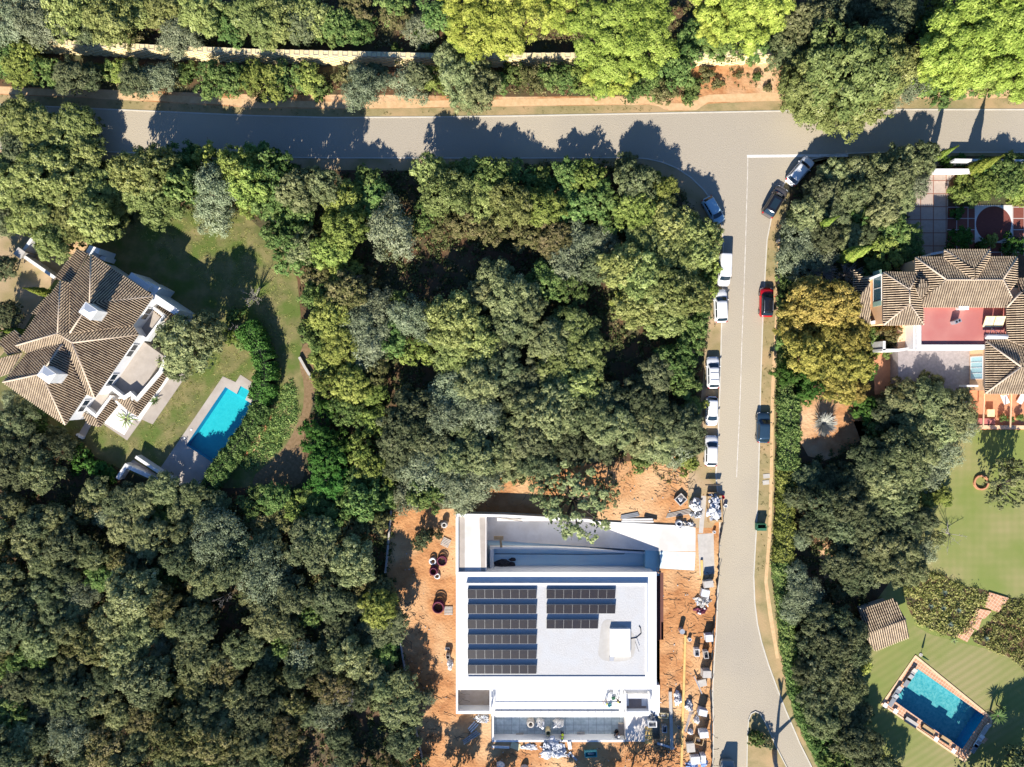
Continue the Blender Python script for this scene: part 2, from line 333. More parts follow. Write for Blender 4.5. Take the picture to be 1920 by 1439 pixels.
# ---------------------------------------------------------------- ground and sheets
def P2(pts, z=0.0): return [tuple(W(x, y, z)[:2]) for x, y in pts]
def smooth_poly(pts, n=2, wob=0.0, seed=0):
    r = random.Random(seed)
    for _ in range(n):
        q = []
        for i in range(len(pts)):
            a, b = pts[i], pts[(i+1) % len(pts)]
            q += [(a[0]*.75+b[0]*.25 + r.uniform(-wob, wob), a[1]*.75+b[1]*.25 + r.uniform(-wob, wob)), (a[0]*.25+b[0]*.75 + r.uniform(-wob, wob), a[1]*.25+b[1]*.75 + r.uniform(-wob, wob))]
        pts = q
    return pts
HOLES = [
    [(857, 966), (1100, 974), (1237, 983), (1237, 1074), (1244, 1074), (1244, 1200), (1237, 1200), (1237, 1385.5), (1172.5, 1385.5), (1172.5, 1389), (921, 1389), (921, 1339), (857, 1339)],
    [(422.5, 726), (444, 739), (451, 724), (468, 733), (460, 750), (475, 759), (402, 870), (349, 835)],
    [(1720, 1254), (1846, 1342.5), (1804, 1405), (1676, 1314)],
]
def cdt_sheet(name, outer, holes, material, z):
    vs_ = []; es = []
    for loop in [outer] + holes:
        b = len(vs_); vs_ += [Vector(p) for p in loop]
        es += [(b+i, b+(i+1) % len(loop)) for i in range(len(loop))]
    ov, oe, of, *_ = geometry.delaunay_2d_cdt(vs_, es, [], 0, 1e-5)
    def inside(p, poly):
        c = False
        for i in range(len(poly)):
            a, b = poly[i], poly[i-1]
            if (a[1] > p[1]) != (b[1] > p[1]) and p[0] < (b[0]-a[0])*(p[1]-a[1])/(b[1]-a[1])+a[0]: c = not c
        return c
    fs = []
    for f in of:
        c = sum((Vector(ov[i]) for i in f), Vector((0, 0)))/len(f)
        if inside(c, outer) and not any(inside(c, h) for h in holes): fs.append(list(f))
    mb = MB(); mb.add([(v.x, v.y, z) for v in ov], fs, 0)
    o = mb.build(name, material); return o
hp = [P2(h) for h in HOLES]
big = 400
tag(cdt_sheet('ground', [(-big, -big), (big, -big), (big, big), (-big, big)], hp, M['soil'], 0), kind='structure')
def sheet(name, pts, material, lay=1, sm=0, holes=(), wob=0):
    if sm: pts = smooth_poly(pts, sm, wob, len(pts))
    z = .004*lay
    if holes: o = cdt_sheet(name, P2(pts), [P2(HOLES[i]) for i in holes], material, z)
    else:
        mb = MB(); q = P2(pts)
        t = geometry.tessellate_polygon([[Vector((*p, 0)) for p in q]])
        nf = []
        for f in t:
            a, b, c = (q[i] for i in f)
            nf.append(list(f) if (b[0]-a[0])*(c[1]-a[1])-(b[1]-a[1])*(c[0]-a[0]) > 0 else list(f)[::-1])
        mb.add([(p[0], p[1], z) for p in q], nf, 0); o = mb.build(name, material)
    return tag(o, kind='structure')

# west property lawn, site earth, verges
sheet('lawn', [(60, 400), (210, 400), (440, 385), (500, 440), (555, 500), (566, 600), (566, 690), (586, 730), (570, 800), (566, 910), (470, 915), (320, 915), (235, 885), (90, 812), (-20, 745), (-60, 600), (-20, 430)], M['lawnw'], 1, 1, holes=[1], wob=1)
sheet('dirt_yard', [(-10, 420), (100, 395), (150, 420), (150, 470), (100, 530), (30, 640), (-30, 700), (-30, 430)], M['verge'], 2, 1, wob=2)
sheet('courtyard', [(68, 440), (160, 430), (165, 470), (101, 521), (44, 480)], M['footpath'], 3)
sheet('dirt_site', [(731, 945), (850, 962), (880, 925), (930, 895), (1000, 885), (1120, 868), (1215, 862), (1300, 850), (1345, 880), (1352, 990), (1352, 1010), (1349, 1439), (1349, 1500), (770, 1500), (765, 1350), (745, 1200), (738, 1120), (716, 1050)], M['site'], 1, 1, holes=[0], wob=2)
sheet('path', [(600, 650), (586, 690), (592, 720), (584, 770), (572, 800), (568, 850), (572, 918), (470, 918), (478, 885), (520, 860), (552, 810), (568, 770), (572, 720), (560, 690), (566, 640)], M['brownpath'], 3, 2, wob=.8)
sheet('dirt_bank', [(514, 768), (502, 802), (464, 868), (452, 862), (488, 802), (500, 766)], M['earth'], 3, 1)
sheet('verge', [(-60, 270), (160, 278), (480, 290), (960, 292), (1190, 292), (1225, 297), (1290, 325), (1330, 360), (1362, 420), (1362, 500), (1358, 700), (1349, 900), (1350, 990), (1290, 990), (1290, 880), (1315, 760), (1325, 600), (1300, 430), (1270, 360), (1200, 312), (960, 322), (480, 318), (160, 300), (-60, 300)], M['verge'], 1.6, 1)
sheet('verge', [(-60, 160), (480, 178), (700, 178), (960, 182), (1300, 180), (1480, 165), (2000, 145), (2000, 212), (1440, 214), (960, 224), (480, 223), (160, 210), (-60, 205)], M['earth'], 2)
sheet('verge', [(1300, 105), (1480, 112), (1478, 185), (1330, 185), (1290, 165)], M['earth'], 1, 1)
sheet('verge', [(-60, 176), (160, 184), (480, 203), (640, 205), (960, 200), (1215, 197), (1236, 200), (1250, 208), (1290, 208), (1310, 202), (1328, 195), (1440, 190), (1700, 186), (2000, 184), (2000, 210), (1440, 213), (960, 222), (480, 221), (160, 208), (-60, 200)], M['vergegrass'], 3)
sheet('footpath', [(-60, 160), (160, 171), (480, 187), (640, 192), (960, 186.5), (1220, 181), (1236, 184), (1258, 194), (1290, 194), (1312, 183), (1330, 178), (1440, 174.5), (1700, 171), (2000, 169), (2000, 183), (1700, 185.5), (1440, 190), (1328, 192), (1306, 207), (1256, 207), (1232, 196.5), (1215, 195), (960, 199.5), (640, 203.5), (480, 200), (160, 182.5), (-60, 174)], M['footpath'], 4)
sheet('verge', [(1480, 330), (1530, 300), (1620, 292), (2000, 294), (2000, 284), (1600, 284), (1470, 320), (1440, 410), (1432, 520), (1424, 720), (1416, 1000), (1411, 1080), (1420, 1180), (1436, 1247), (1452, 1290), (1480, 1350), (1530, 1450), (1560, 1450), (1520, 1380), (1490, 1300), (1470, 1220), (1455, 1130), (1445, 1080), (1450, 1000), (1452, 900), (1455, 720), (1464, 600), (1468, 440), (1480, 380)], M['vergegrass'], 2)
sheet('footpath', [(1466, 440), (1461, 600), (1452, 720), (1449, 900), (1446, 1000), (1439, 1090), (1448, 1150), (1461, 1235), (1455, 1235), (1440, 1150), (1433, 1090), (1440, 1000), (1443, 900), (1446, 720), (1453, 600), (1459, 440)], M['footpath'], 3)
# roads
TOPE = [(-80, 193), (0, 196), (170, 204), (480, 217.5), (620, 221), (800, 220), (960, 218), (1200, 213.5), (1440, 209), (1680, 206), (1920, 206), (2000, 206)]
BOTW = [(-80, 276), (0, 279), (170, 284), (480, 295), (620, 296.5), (960, 297), (1150, 296), (1190, 296), (1215, 298.5), (1240, 304), (1268, 315), (1295, 333), (1320, 357), (1340, 385), (1352, 415), (1356, 450), (1355, 520), (1353, 600), (1350, 720), (1346, 820), (1342, 890), (1349, 960), (1349, 1010), (1347, 1080), (1343, 1180), (1339, 1240), (1336, 1300), (1338, 1370), (1334, 1500)]
EASTE = [(1535, 1500), (1522, 1439), (1500, 1395), (1473, 1332), (1456, 1288), (1441, 1247), (1428, 1205), (1420, 1170), (1415, 1130), (1413, 1080), (1417.5, 1000), (1422, 900), (1425, 765), (1426, 720), (1430, 600), (1434, 520), (1438, 450), (1446, 410), (1456, 375), (1470, 345), (1492, 318), (1525, 298), (1570, 289), (1640, 286), (1920, 286), (2000, 287)]
sheet('road', TOPE + EASTE[::-1] + BOTW[::-1], M['road'], 5)
ISL = [(1400, 1500), (1400, 1439), (1401, 1380), (1403, 1350), (1408, 1338), (1416, 1334), (1425, 1338), (1432, 1350), (1440, 1366), (1455, 1400), (1478, 1445), (1500, 1500)]
def raised(name, pts, material, h, parent=None):
    mb = MB(); mb.prism(P2(pts), .0, h); o = mb.build(name, material, parent)
    if parent is None: tag(o, kind='structure')
    return o
raised('traffic_island_grass', ISL, M['vergegrass'], .10)
def ribbon(name, pts, w, material, z0, z1, kind='structure', closed=False):
    q = [Vector((*p, 0)) for p in P2(pts)]; mb = MB(); L = []; Rr = []
    for i, p in enumerate(q):
        a = q[(i-1) % len(q)] if (closed or i) else p; b = q[(i+1) % len(q)] if (closed or i < len(q)-1) else p
        d = (b-a).normalized(); n = Vector((-d.y, d.x, 0))*w/2
        L.append(p+n); Rr.append(p-n)
    n = len(q)
    vs_ = [(v.x, v.y, z) for z in (z0, z1) for arr in (L, Rr) for v in arr]
    fs = []
    for i in range(n if closed else n-1):
        j = (i+1) % n
        fs += [(2*n+i, 3*n+i, 3*n+j, 2*n+j), (i, 2*n+i, 2*n+j, j), (n+i, n+j, 3*n+j, 3*n+i)]
    if not closed: fs += [(0, n, 3*n, 2*n), (n-1, 3*n-1, 4*n-1, 2*n-1)]
    mb.add(vs_, fs); o = mb.build(name, material)
    if kind: tag(o, kind=kind)
    return o
ribbon('kerb', TOPE, .16, M['kerb'], -.05, .06)
ribbon('kerb', BOTW, .16, M['kerb'], -.05, .06)
ribbon('kerb', EASTE, .16, M['kerb'], -.05, .06)
ribbon('kerb', ISL, .14, M['kerb'], -.05, .12)
ribbon('road_marking', [(1402, 296), (1401.5, 330), (1400, 380), (1398, 450), (1395, 540), (1391, 640), (1389, 710), (1386, 790), (1383, 850), (1381, 895)], .10, M['paintf'], .012, .0245)
ribbon('road_marking', [(1400.5, 293.5), (1500, 292.5), (1590, 292)], .36, M['paint'], .012, .0285)

# driveway and patios in the east garden
sheet('driveway', [(1751, 322), (1796, 322), (1779, 340), (1774, 476), (1660, 476), (1640, 440), (1700, 372), (1727, 330)], M['slab'], 3)
sheet('driveway', [(1752, 287), (1782, 287), (1780, 312), (1750, 312)], M['slab'], 3)
sheet('patio', [(1776, 387), (1950, 385), (1950, 480), (1776, 480)], M['patio'], 2)
mbp = MB(); cc = W(1863, 420.5)
mbp.prism([(cc.x-2.6, cc.y-2.6), (cc.x+2.6, cc.y-2.6), (cc.x+2.6, cc.y+2.6), (cc.x-2.6, cc.y+2.6)], 0, .013)
tag(mbp.build('patio_border', M['screed']), kind='structure')
mbp = MB(); mbp.cyl((cc.x, cc.y, 0), 2.45, .019, 48)
M['patiored'] = mat('patio_disc', (.20, .06, .045), scale=3)
tag(mbp.build('patio_disc', M['patiored']), kind='structure')
sheet('patio', [(1636, 640), (1690, 640), (1690, 740), (1640, 740)], M['terra'], 1, 0)
sheet('patio', [(1684, 656), (1814, 656), (1814, 745), (1684, 745)], mat('dappled_gravel', (.40, .34, .32), (.30, .26, .25), scale=3), 2)
sheet('dirt_bed', [(1490, 735), (1600, 720), (1640, 800), (1560, 870), (1500, 850)], M['earth'], 1, 1, wob=2)
sheet('dirt_bed', [(1540, 990), (1575, 1080), (1590, 1130), (1560, 1130), (1530, 1040)], M['earth'], 1, 1)
sheet('lawn', [(1600, 790), (2000, 790), (2000, 1500), (1600, 1500), (1590, 1250), (1640, 1130), (1700, 1050)], M['lawne'], 1, 0, holes=[2])
sheet('lawn', [(1600, 1165), (1700, 1165), (1745, 1190), (1800, 1205), (1850, 1217), (1900, 1238), (2000, 1280), (2000, 1500), (1600, 1500)], M['lawnlow'], 1.5, 0, holes=[2])
BED1 = [(1690, 1075), (1760, 1070), (1800, 1100), (1850, 1105), (1858, 1120), (1832, 1150), (1822, 1180), (1790, 1197), (1745, 1180), (1712, 1160), (1698, 1130)]
BED2 = [(1880, 1130), (1895, 1118), (2000, 1140), (2000, 1290), (1930, 1270), (1900, 1235), (1850, 1215), (1818, 1200), (1835, 1180), (1860, 1165)]
sheet('garden_bed', BED1, M['soil'], 2, 1); sheet('garden_bed', BED2, M['soil'], 2, 1)
def slab_prism(mb, pts, z0, z1, mi=0): mb.prism(P2(pts, 0), z0, z1, mi)
# stepped terracotta path between the beds
st = thing('garden_steps', 'terracotta garden steps with pale treads running between the two planted beds', 'steps', W(1835, 1160))
for i, q in enumerate([[(1853, 1110), (1890, 1121), (1870, 1148), (1845, 1138)], [(1830, 1140), (1858, 1146), (1845, 1160), (1823, 1158)], [(1823, 1158), (1840, 1161), (1833, 1182), (1812, 1172)], [(1810, 1171), (1826, 1182), (1813, 1204), (1789, 1192)]]):
    mb = MB(); slab_prism(mb, q, 0, .20-.04*i); mb.build('tread', M['terracotta'], st)

# ---------------------------------------------------------------- upper terrace and block retaining wall
def block_wall(label, pts, h, y_extra=0):
    """rows of hollow planter blocks, each course set back from the one below"""
    base = W(*pts[len(pts)//2]); t = thing('retaining_wall', label, 'retaining wall', base)
    q = [W(*p) for p in pts]
    seg = [(q[i+1]-q[i]).length for i in range(len(q)-1)]; tot = sum(seg)
    def at(s):
        for i, L in enumerate(seg):
            if s <= L or i == len(seg)-1: d = (q[i+1]-q[i]).normalized(); return q[i]+d*s, d
            s -= L
    nc = 8
    for r_ in range(nc):
        top = r_ == nc-1; bx = MB(); z0 = h*r_/nc; z1 = h*(r_+1)/nc
        setb = .07*r_
        sp = 1.31; off = (r_ % 2)*sp/2 + (0 if nc % 2 else 0)
        s_ = off
        while s_ < tot-.4:
            p, d = at(s_); n = Vector((-d.y, d.x, 0)); rz = math.atan2(d.y, d.x)
            c = p + n*(setb+.34); hh = (z1-z0)
            hs = .40; ty = .03
            for a, b, lx, ly in ((0, -.33+.04, .78, .08), (0, .33-.04, .78, .08), (-.35, 0, .08, .50), (.35, 0, .08, .50)):
                cc_ = c + d*a + n*b
                bx.box((cc_.x, cc_.y, (z0+z1)/2+.02), (lx, ly, hh+.04), rz, 0)
            bx.box((c.x, c.y, z0+hh*.35), (.62, .50, hh*.6), rz, 1)
            s_ += sp
        # continuous course behind the blocks
        for i in range(len(q)-1):
            d = (q[i+1]-q[i]).normalized(); n = Vector((-d.y, d.x, 0)); m_ = (q[i]+q[i+1])/2 + n*(setb+.42)
            bx.box((m_.x, m_.y, (z0+z1)/2-.03), ((q[i+1]-q[i]).length+.02, .62, z1-z0), math.atan2(d.y, d.x), 2)
        bx.build('block_course', [M['block'] if top else M['cream'], M['soil'], M['cream']], t)
    return t
block_wall('long cream retaining wall of hollow planter blocks along the upper roadside bank', [(74, 100), (290, 112), (480, 120), (815, 128), (1118, 127)], 1.8)
block_wall('short cream block retaining wall beside the bare orange bank near the junction', [(1300, 126), (1390, 122), (1482, 118)], 1.8)

# ---------------------------------------------------------------- tiled roofs
def facet(mb, pts, down, ez, epx, pitch, over=0.0, spacing=.30):
    """one roof slope: pts photo pixels of its corners, down = downslope direction in the photo, ez = eave height at epx"""
    d = Vector((down[0], -down[1])).normalized(); e = Vector((-d.y, d.x)); tp = math.tan(pitch)
    E = W(epx[0], epx[1], ez).to_2d()
    V = []
    for p in pts:
        z = ez
        for _ in range(4):
            w = W(p[0], p[1], z); z = ez + tp*(E - w.to_2d()).dot(d)
        V.append(w.to_2d())
    def Z(p): return ez + tp*(E-p).dot(d)
    n3 = Vector((d.x*math.sin(pitch), d.y*math.sin(pitch), math.cos(pitch)))
    a = sum(V[i].x*V[(i+1) % len(V)].y - V[(i+1) % len(V)].x*V[i].y for i in range(len(V)))
    if a < 0: V = V[::-1]
    tri = geometry.tessellate_polygon([[Vector((v.x, v.y, 0)) for v in V]])
    tri = [t if (V[t[1]]-V[t[0]]).cross(V[t[2]]-V[t[0]]) > 0 else t[::-1] for t in tri]
    mb.add([(v.x, v.y, Z(v)) for v in V], [list(t) for t in tri], 1)
    n = len(V)
    mb.add([(v.x, v.y, Z(v)) for v in V] + [(v.x, v.y, Z(v)-.12) for v in V], [(i, n+i, n+(i+1) % n, (i+1) % n) for i in range(n)] + [list([n+k for k in t])[::-1] for t in tri], 2)
    s0 = min(v.dot(e) for v in V); s1 = max(v.dot(e) for v in V)
    k = math.ceil(s0/spacing)
    while k*spacing < s1:
        s = k*spacing; ts = []
        for i in range(n):
            p, q = V[i], V[(i+1) % n]; a1, b1 = p.dot(e)-s, q.dot(e)-s
            if (a1 > 0) != (b1 > 0): ts.append((p + (q-p)*(a1/(a1-b1))).dot(d))
        ts.sort(); k += 1
        for t0, t1 in zip(ts[::2], ts[1::2]):
            L = t1-t0; 
            if L < .1: continue
            m = max(1, round(L/.42)); stp = L/m
            for j in range(m):
                ta, tb = t0+stp*j, t0+stp*(j+1)+.03
                jit = rnd.uniform(-.008, .008); vs_ = []
                for (tt, rr, up) in ((ta, .056, .0), (tb, .072, .032)):
                    c = e*(s+jit) + d*tt; c3 = Vector((c.x, c.y, Z(c))) + n3*up
                    for a_ in (0, 50, 90, 130, 180):
                        c4 = c3 + Vector((e.x, e.y, 0))*(-math.cos(R(a_))*rr) + n3*(math.sin(R(a_))*rr*2.3)
                        vs_.append(c4)
                    
                mb.add(vs_, [(i, i+5, i+6, i+1) for i in range(4)] + [(9, 8, 7, 6, 5)], 0, False)
    return Z
def caps(mb, lines):
    """mortar ridge lines; each end (px,py,z)"""
    for a, b in lines:
        mb.tube([W(*a)+Vector((0, 0, .06)), W(*b)+Vector((0, 0, .06))], .12, 8, 2)
def chim(root, px, py, zb, zt, sx, sy, rz, label=None):
    c = W(px, py, zt); mb = MB(); mb.box((c.x, c.y, (zb+zt)/2), (sx, sy, zt-zb), rz)
    mb.box((c.x, c.y, zt+.04), (sx+.16, sy+.16, .08), rz)
    o = mb.build('chimney', M['whitew'], root)
    mp = MB(); q = [c + Matrix.Rotation(rz, 3, 'Z') @ Vector((a*(sx/2+.02), b*(sy/2+.02), .081)) for a, b in ((-1, -1), (1, -1), (1, 1), (-1, 1))]
    r1 = c + Matrix.Rotation(rz, 3, 'Z') @ Vector((-sx*.2, 0, .42)); r2 = c + Matrix.Rotation(rz, 3, 'Z') @ Vector((sx*.2, 0, .42))
    mp.add(q+[r1, r2], [(0, 1, 5, 4), (1, 2, 5), (2, 3, 4, 5), (3, 0, 4)], 0)
    p = mp.build('chimney_cap', M['white'], o)
    return o

# ---- west house
u = (.84, .54); nv = (.54, -.84); v_ = (-.54, .84); nu = (-.84, -.54)
wh = thing('house', 'white villa with many hipped clay tile roofs, turned at an angle by the turquoise pool', 'house', W(130, 640))
ZE = 5.6; PT = R(25)
ZM = ZE
roof = MB()
A = (171.5, 477.5); B_ = (169, 569); Cc = (288, 556); D = (114, 527.5); E_ = (109, 625.5); F = (136, 643); G = (260, 627.5); H = (133.5, 532)
K = (131.5, 625); V1 = (249, 611); J = (178, 746); N_ = (117, 646); I_ = (30.6, 648.5); Mx = (78.5, 701); Q = (6, 717); T_ = (123, 797); X1 = (162, 739.5); X2 = (51, 662)
def wfacet(pts, d, ep, dz=0): return facet(roof, pts, d, ZE+dz, ep, PT)
wfacet([A, B_, K, H], nu, A)
wfacet([A, Cc, B_], nv, A)
wfacet([B_, Cc, V1, K], u, Cc)
wfacet([D, H, K, E_], nv, D)
wfacet([E_, K, V1, G, F], nv, V1)
wfacet([D, E_, I_], nu, D)
wfacet([E_, F, J, X1, N_], v_, (178, 746))
wfacet([I_, E_, N_, X2], v_, (40, 655))
wfacet([F, G, J], u, G)
wfacet([X2, N_, Mx, Q], nu, X2)
wfacet([Mx, Q, T_], v_, Q)
wfacet([N_, X1, T_, Mx], u, X1)
# lower roofs
facet(roof, [(145, 468), (165, 475), (133, 531), (103, 524)], nu, 3.8, (103, 524), R(17))
facet(roof, [(90, 555), (99, 549), (72, 590), (60, 589)], nu, 4.0, (60, 589), R(15))
facet(roof, [(29, 620), (42, 632), (31, 648), (41, 661), (14, 667), (-2, 640)], nu, 4.0, (14, 667), R(18))
facet(roof, [(14, 668), (42, 662), (18, 700), (-20, 715), (-30, 680)], v_, 4.0, (18, 700), R(14))
facet(roof, [(324, 688), (302, 723), (258, 781), (247, 753), (294, 699)], u, 2.75, (302, 723), R(16))
facet(roof, [(217, 749), (244, 746), (258, 781), (240, 770)], v_, 2.75, (258, 781), R(16))
facet(roof, [(205, 741), (221, 761), (188, 801), (180, 785)], u, 2.7, (221, 761), R(16))
facet(roof, [(151, 770), (180, 784), (188, 801), (166, 795)], v_, 2.7, (188, 801), R(16))
facet(roof, [(300, 568), (327, 590), (312, 606), (286, 582)], nv, 2.6, (327, 590), R(15))
def zat(p, ez, ep, d):
    dd = Vector((d[0], -d[1])).normalized(); z = ez
    for _ in range(4): z = ez + math.tan(PT)*(W(*ep, ez).to_2d()-W(*p, z).to_2d()).dot(dd)
    return z
zB = zat(B_, ZE, A, nu); zE = zat(E_, ZE, D, nu); zN = zat(N_, ZE, X1, u); zMx = zat(Mx, ZE, Q, v_); zF = zat(F, ZE, G, u); zK = zat(K, ZE, Cc, u)
caps(roof, [((*A, ZE), (*B_, zB)), ((*Cc, ZE), (*B_, zB)), ((*B_, zB), (*K, zK)), ((*D, ZE), (*E_, zE)), ((*E_, zE), (*F, zF)), ((*F, zF), (*G, ZE)), ((*F, zF), (*J, ZE)), ((*E_, zE), (*I_, ZE)), ((*N_, zN), (*Mx, zMx)), ((*Mx, zMx), (*Q, ZE)), ((*Mx, zMx), (*T_, ZE))])
ro = roof.build('roof', [M['tile'], M['pan'], M['ridge']], wh)
chim(ro, 88, 703, 6.0, 9.3, 1.7, 1.4, R(-35)); chim(ro, 166, 584, 6.0, 9.3, 1.7, 1.4, R(-35))
# walls: footprint under the eaves
fp = [A, Cc, V1, G, J, X1, T_, Q, X2, I_, D, H]
cen = W(130, 640, ZE)
wp = []
for p in fp:
    w = W(p[0], p[1], ZE); dv = (w-cen); wp.append((w.x - dv.x*.05, w.y - dv.y*.05))
mb = MB(); mb.prism(wp, 0, ZE-.14); wl = mb.build('wall', M['white'], wh)
def wslab(name, pts, z0, z1, material, root=wh):
    m_ = MB(); m_.prism(P2(pts, z1), z0, z1); return m_.build(name, material, root)
def wring(name, pts, w, z0, z1, material, root=wh):
    """parapet along an open pixel line at its top height"""
    q = [Vector((*p, 0)) for p in P2(pts, z1)]; m_ = MB()
    for i in range(len(q)-1):
        d = q[i+1]-q[i]; c = (q[i]+q[i+1])/2; ext = w if i < len(q)-2 else 0
        m_.box((c.x, c.y, (z0+z1)/2 - .002*i), (d.length+ext, w, z1-z0-.004*i), math.atan2(d.y, d.x))
    return m_.build(name, material, root)
# big roof terrace on the pool side and its parapets
wslab('terrace_floor', [(209, 728), (256, 748), (307, 668), (262, 636), (245, 660)], 0, 2.55, M['housescreed'])
wring('parapet', [(262, 636), (201, 722), (232, 746), (244, 738), (256, 749), (300, 697), (311, 668)], .42, 2.4, 3.5, M['white'])
wslab('terrace_floor', [(258, 622), (275, 634), (304, 594), (290, 580), (272, 590)], 0, 2.7, M['housescreed'])
wring('parapet', [(287, 578), (307, 593), (274, 637), (256, 624)], .32, 2.5, 3.6, M['white'])
wslab('terrace_floor', [(161, 763), (180, 777), (207, 742), (191, 730)], 0, 2.4, M['housescreed'])
wring('parapet', [(159, 764), (180, 781), (208, 743)], .35, 2.3, 3.2, M['white'])
wslab('veranda', [(246, 511), (283, 536), (276, 546), (240, 520)], 0, 4.6, M['white'])
wslab('veranda', [(276, 527), (300, 540), (290, 553), (268, 538)], 0, 4.0, M['white'])
wslab('veranda', [(285, 548), (336, 582), (330, 592), (277, 560)], 0, 4.4, M['white'])
wslab('veranda', [(168, 460), (188, 467), (184, 477), (176, 472), (170, 482), (160, 474)], 0, 3.6, M['white'])
wslab('veranda', [(190, 480), (200, 482), (196, 490), (186, 484)], 0, 2.2, M['white'])
wslab('veranda', [(332, 592), (362, 604), (350, 616), (326, 602)], 0, 3.0, M['white'])
wslab('porch_floor', [(197, 794), (233, 816), (252, 784), (262, 790), (332, 688), (300, 668), (180, 770)], 0, .18, M['white'])
wslab('garden_terrace', [(194, 796), (238, 826), (266, 787), (286, 796), (350, 703), (326, 690), (262, 780), (244, 775), (228, 803), (205, 786)], 0, .12, M['stonepave'])
wslab('step_path', [(146, 816), (158, 822), (172, 795), (162, 790)], 0, .1, M['stonepave'])
wslab('step_path', [(141, 817), (154, 824), (156, 820), (144, 813)], 0, .5, M['white'])
def window_on(root, p0, p1, z0, z1, inset=.05, frame=.09, glass=None, n=2):
    """window on a wall; p0,p1 world xy ends, outward normal to the right of p0->p1"""
    d = (Vector(p1)-Vector(p0)); L = d.length; d.normalize(); nn = Vector((d.y, -d.x)); rz = math.atan2(d.y, d.x)
    c = (Vector(p0)+Vector(p1))/2 + nn*.03
    f = MB()
    for zz in (z0, z1): f.box((c.x, c.y, zz), (L+frame, .10, frame), rz)
    for k in range(n+1):
        q = Vector(p0) + d*L*k/n + nn*.03; f.box((q.x, q.y, (z0+z1)/2), (frame, .094, z1-z0-frame), rz)
    fo = f.build('window', M['white'], root); g_ = MB(); g_.box((c.x, c.y, (z0+z1)/2), (L, .03, z1-z0), rz)
    g_.build('pane', glass or M['glassd'], fo); return fo
# windows on the pool side walls
for i0 in (1, 3, 5, 6):
    a, b = Vector(wp[i0]), Vector(wp[i0+1]); d = (b-a); L = d.length
    m_ = max(1, int(L/3.2))
    for k in range(m_):
        p0 = a + d*((k+.3)/m_); p1 = a + d*((k+.7)/m_); 
        nrm = Vector((d.y, -d.x)); mid = (p0+p1)/2
        ff = (p0, p1) if nrm.dot(mid-Vector(cen.to_2d())) > 0 else (p1, p0)
        window_on(wh, *ff, .9, 2.3); window_on(wh, *ff, 3.3, 4.6)
# courtyard walls
cw = thing('garden_wall', 'white courtyard walls meeting at a stone pillar left of the villa', 'wall', W(43, 475))
for pts in ([(68, 436), (44, 470)], [(43, 480), (102, 521)]):
    wring('wall_run', pts, .42, 0, 1.9, M['whitew'], cw)
c = W(37, 475, 2.4); mb = MB(); mb.box((c.x, c.y, 1.2), (.9, .9, 2.4), R(-35)); mb.build('pillar', M['concrete'], cw); mb = MB(); mb.box((c.x, c.y, 2.43), (1.15, 1.15, .12), R(-35)); mb.build('pillar_cap', M['concrete'], cw)
cw = thing('garden_wall', 'two white angled stair walls below the turquoise pool terrace', 'wall', W(280, 880))
wring('wall_run', [(254, 857), (325, 904)], .40, 0, 1.3, M['whitew'], cw); wring('wall_run', [(222, 895), (236, 874), (312, 908)], .55, 0, 1.3, M['whitew'], cw)
mb = MB(); mb.prism(P2([(250, 862), (318, 904), (308, 904), (240, 872)]), 0, .05); mb.build('stair', M['screedd'], cw)
cw = thing('garden_wall', 'low white wall edging the slope east of the turquoise pool lawn', 'wall', W(485, 690)); wring('wall_run', [(480, 655), (493, 712)], .22, 0, .9, M['whitew'], cw)
cw = thing('garden_wall', 'thin white wall under the pool terrace end, right of the stairs', 'wall', W(360, 908)); wring('wall_run', [(336, 909), (378, 905)], .25, 0, .8, M['whitew'], cw)
cw = thing('low_wall', 'broken stone edging curving beside the brown footpath', 'wall', W(575, 690)); wring('wall_run', [(562, 672), (572, 690), (583, 708)], .35, 0, .5, M['concrete'], cw)

# ---- pools
def pool(root, px_pts, depth, floor_mat, wall_mat, wl_=-.12):
    q = P2(px_pts); n = len(q)
    a = sum(q[i][0]*q[(i+1) % n][1]-q[(i+1) % n][0]*q[i][1] for i in range(n))
    if a < 0: q = q[::-1]
    mb = MB(); tri = geometry.tessellate_polygon([[Vector((*p, 0)) for p in q]])
    f = [t if (Vector(q[t[1]])-Vector(q[t[0]])).cross(Vector(q[t[2]])-Vector(q[t[0]])) > 0 else t[::-1] for t in tri]
    mb.add([(*p, -depth) for p in q], [list(t) for t in f], 0)
    mb.add([(*p, -depth) for p in q] + [(*p, .01) for p in q], [(i, n+i, n+(i+1) % n, (i+1) % n) for i in range(n)], 1)
    mb.build('basin', [floor_mat, wall_mat], root)
    w = MB(); w.add([(*p, wl_) for p in q], [list(t) for t in f], 0); w.build('water', M['water'], root)
pw = thing('swimming_pool', 'bright turquoise swimming pool with a stepped corner inlet and grey stone surround', 'swimming pool', W(412, 798))
pool(pw, HOLES[1], 1.30, M['poolw'], M['pooledge'])
mb = MB(); mb.prism(P2([(444, 739), (451, 724), (468, 733), (460, 748)]), -1.29, -.35); mb.build('steps', M['poolw'], pw)
o = cdt_sheet('surround', P2([(418, 706), (442, 717), (451, 703), (488, 727), (486, 770), (412, 885), (385, 906), (345, 909), (298, 882)]), [P2(HOLES[1])], M['stonepave'], .03)
o.parent = pw; o.location = -pw.location
for i, (x, y) in enumerate([(346, 822), (359, 806)]):
    c = W(x, y); mb = MB(); mb.cyl((c.x, c.y, .03), .14, .05, 14); mb.build('skimmer_lid', M['white'], pw)
ps = thing('swimming_pool', 'teal swimming pool with terracotta tiled deck on the striped lawn', 'swimming pool', W(1760, 1328))
pool(ps, HOLES[2], 1.7, M['poole'], M['pooledge'])
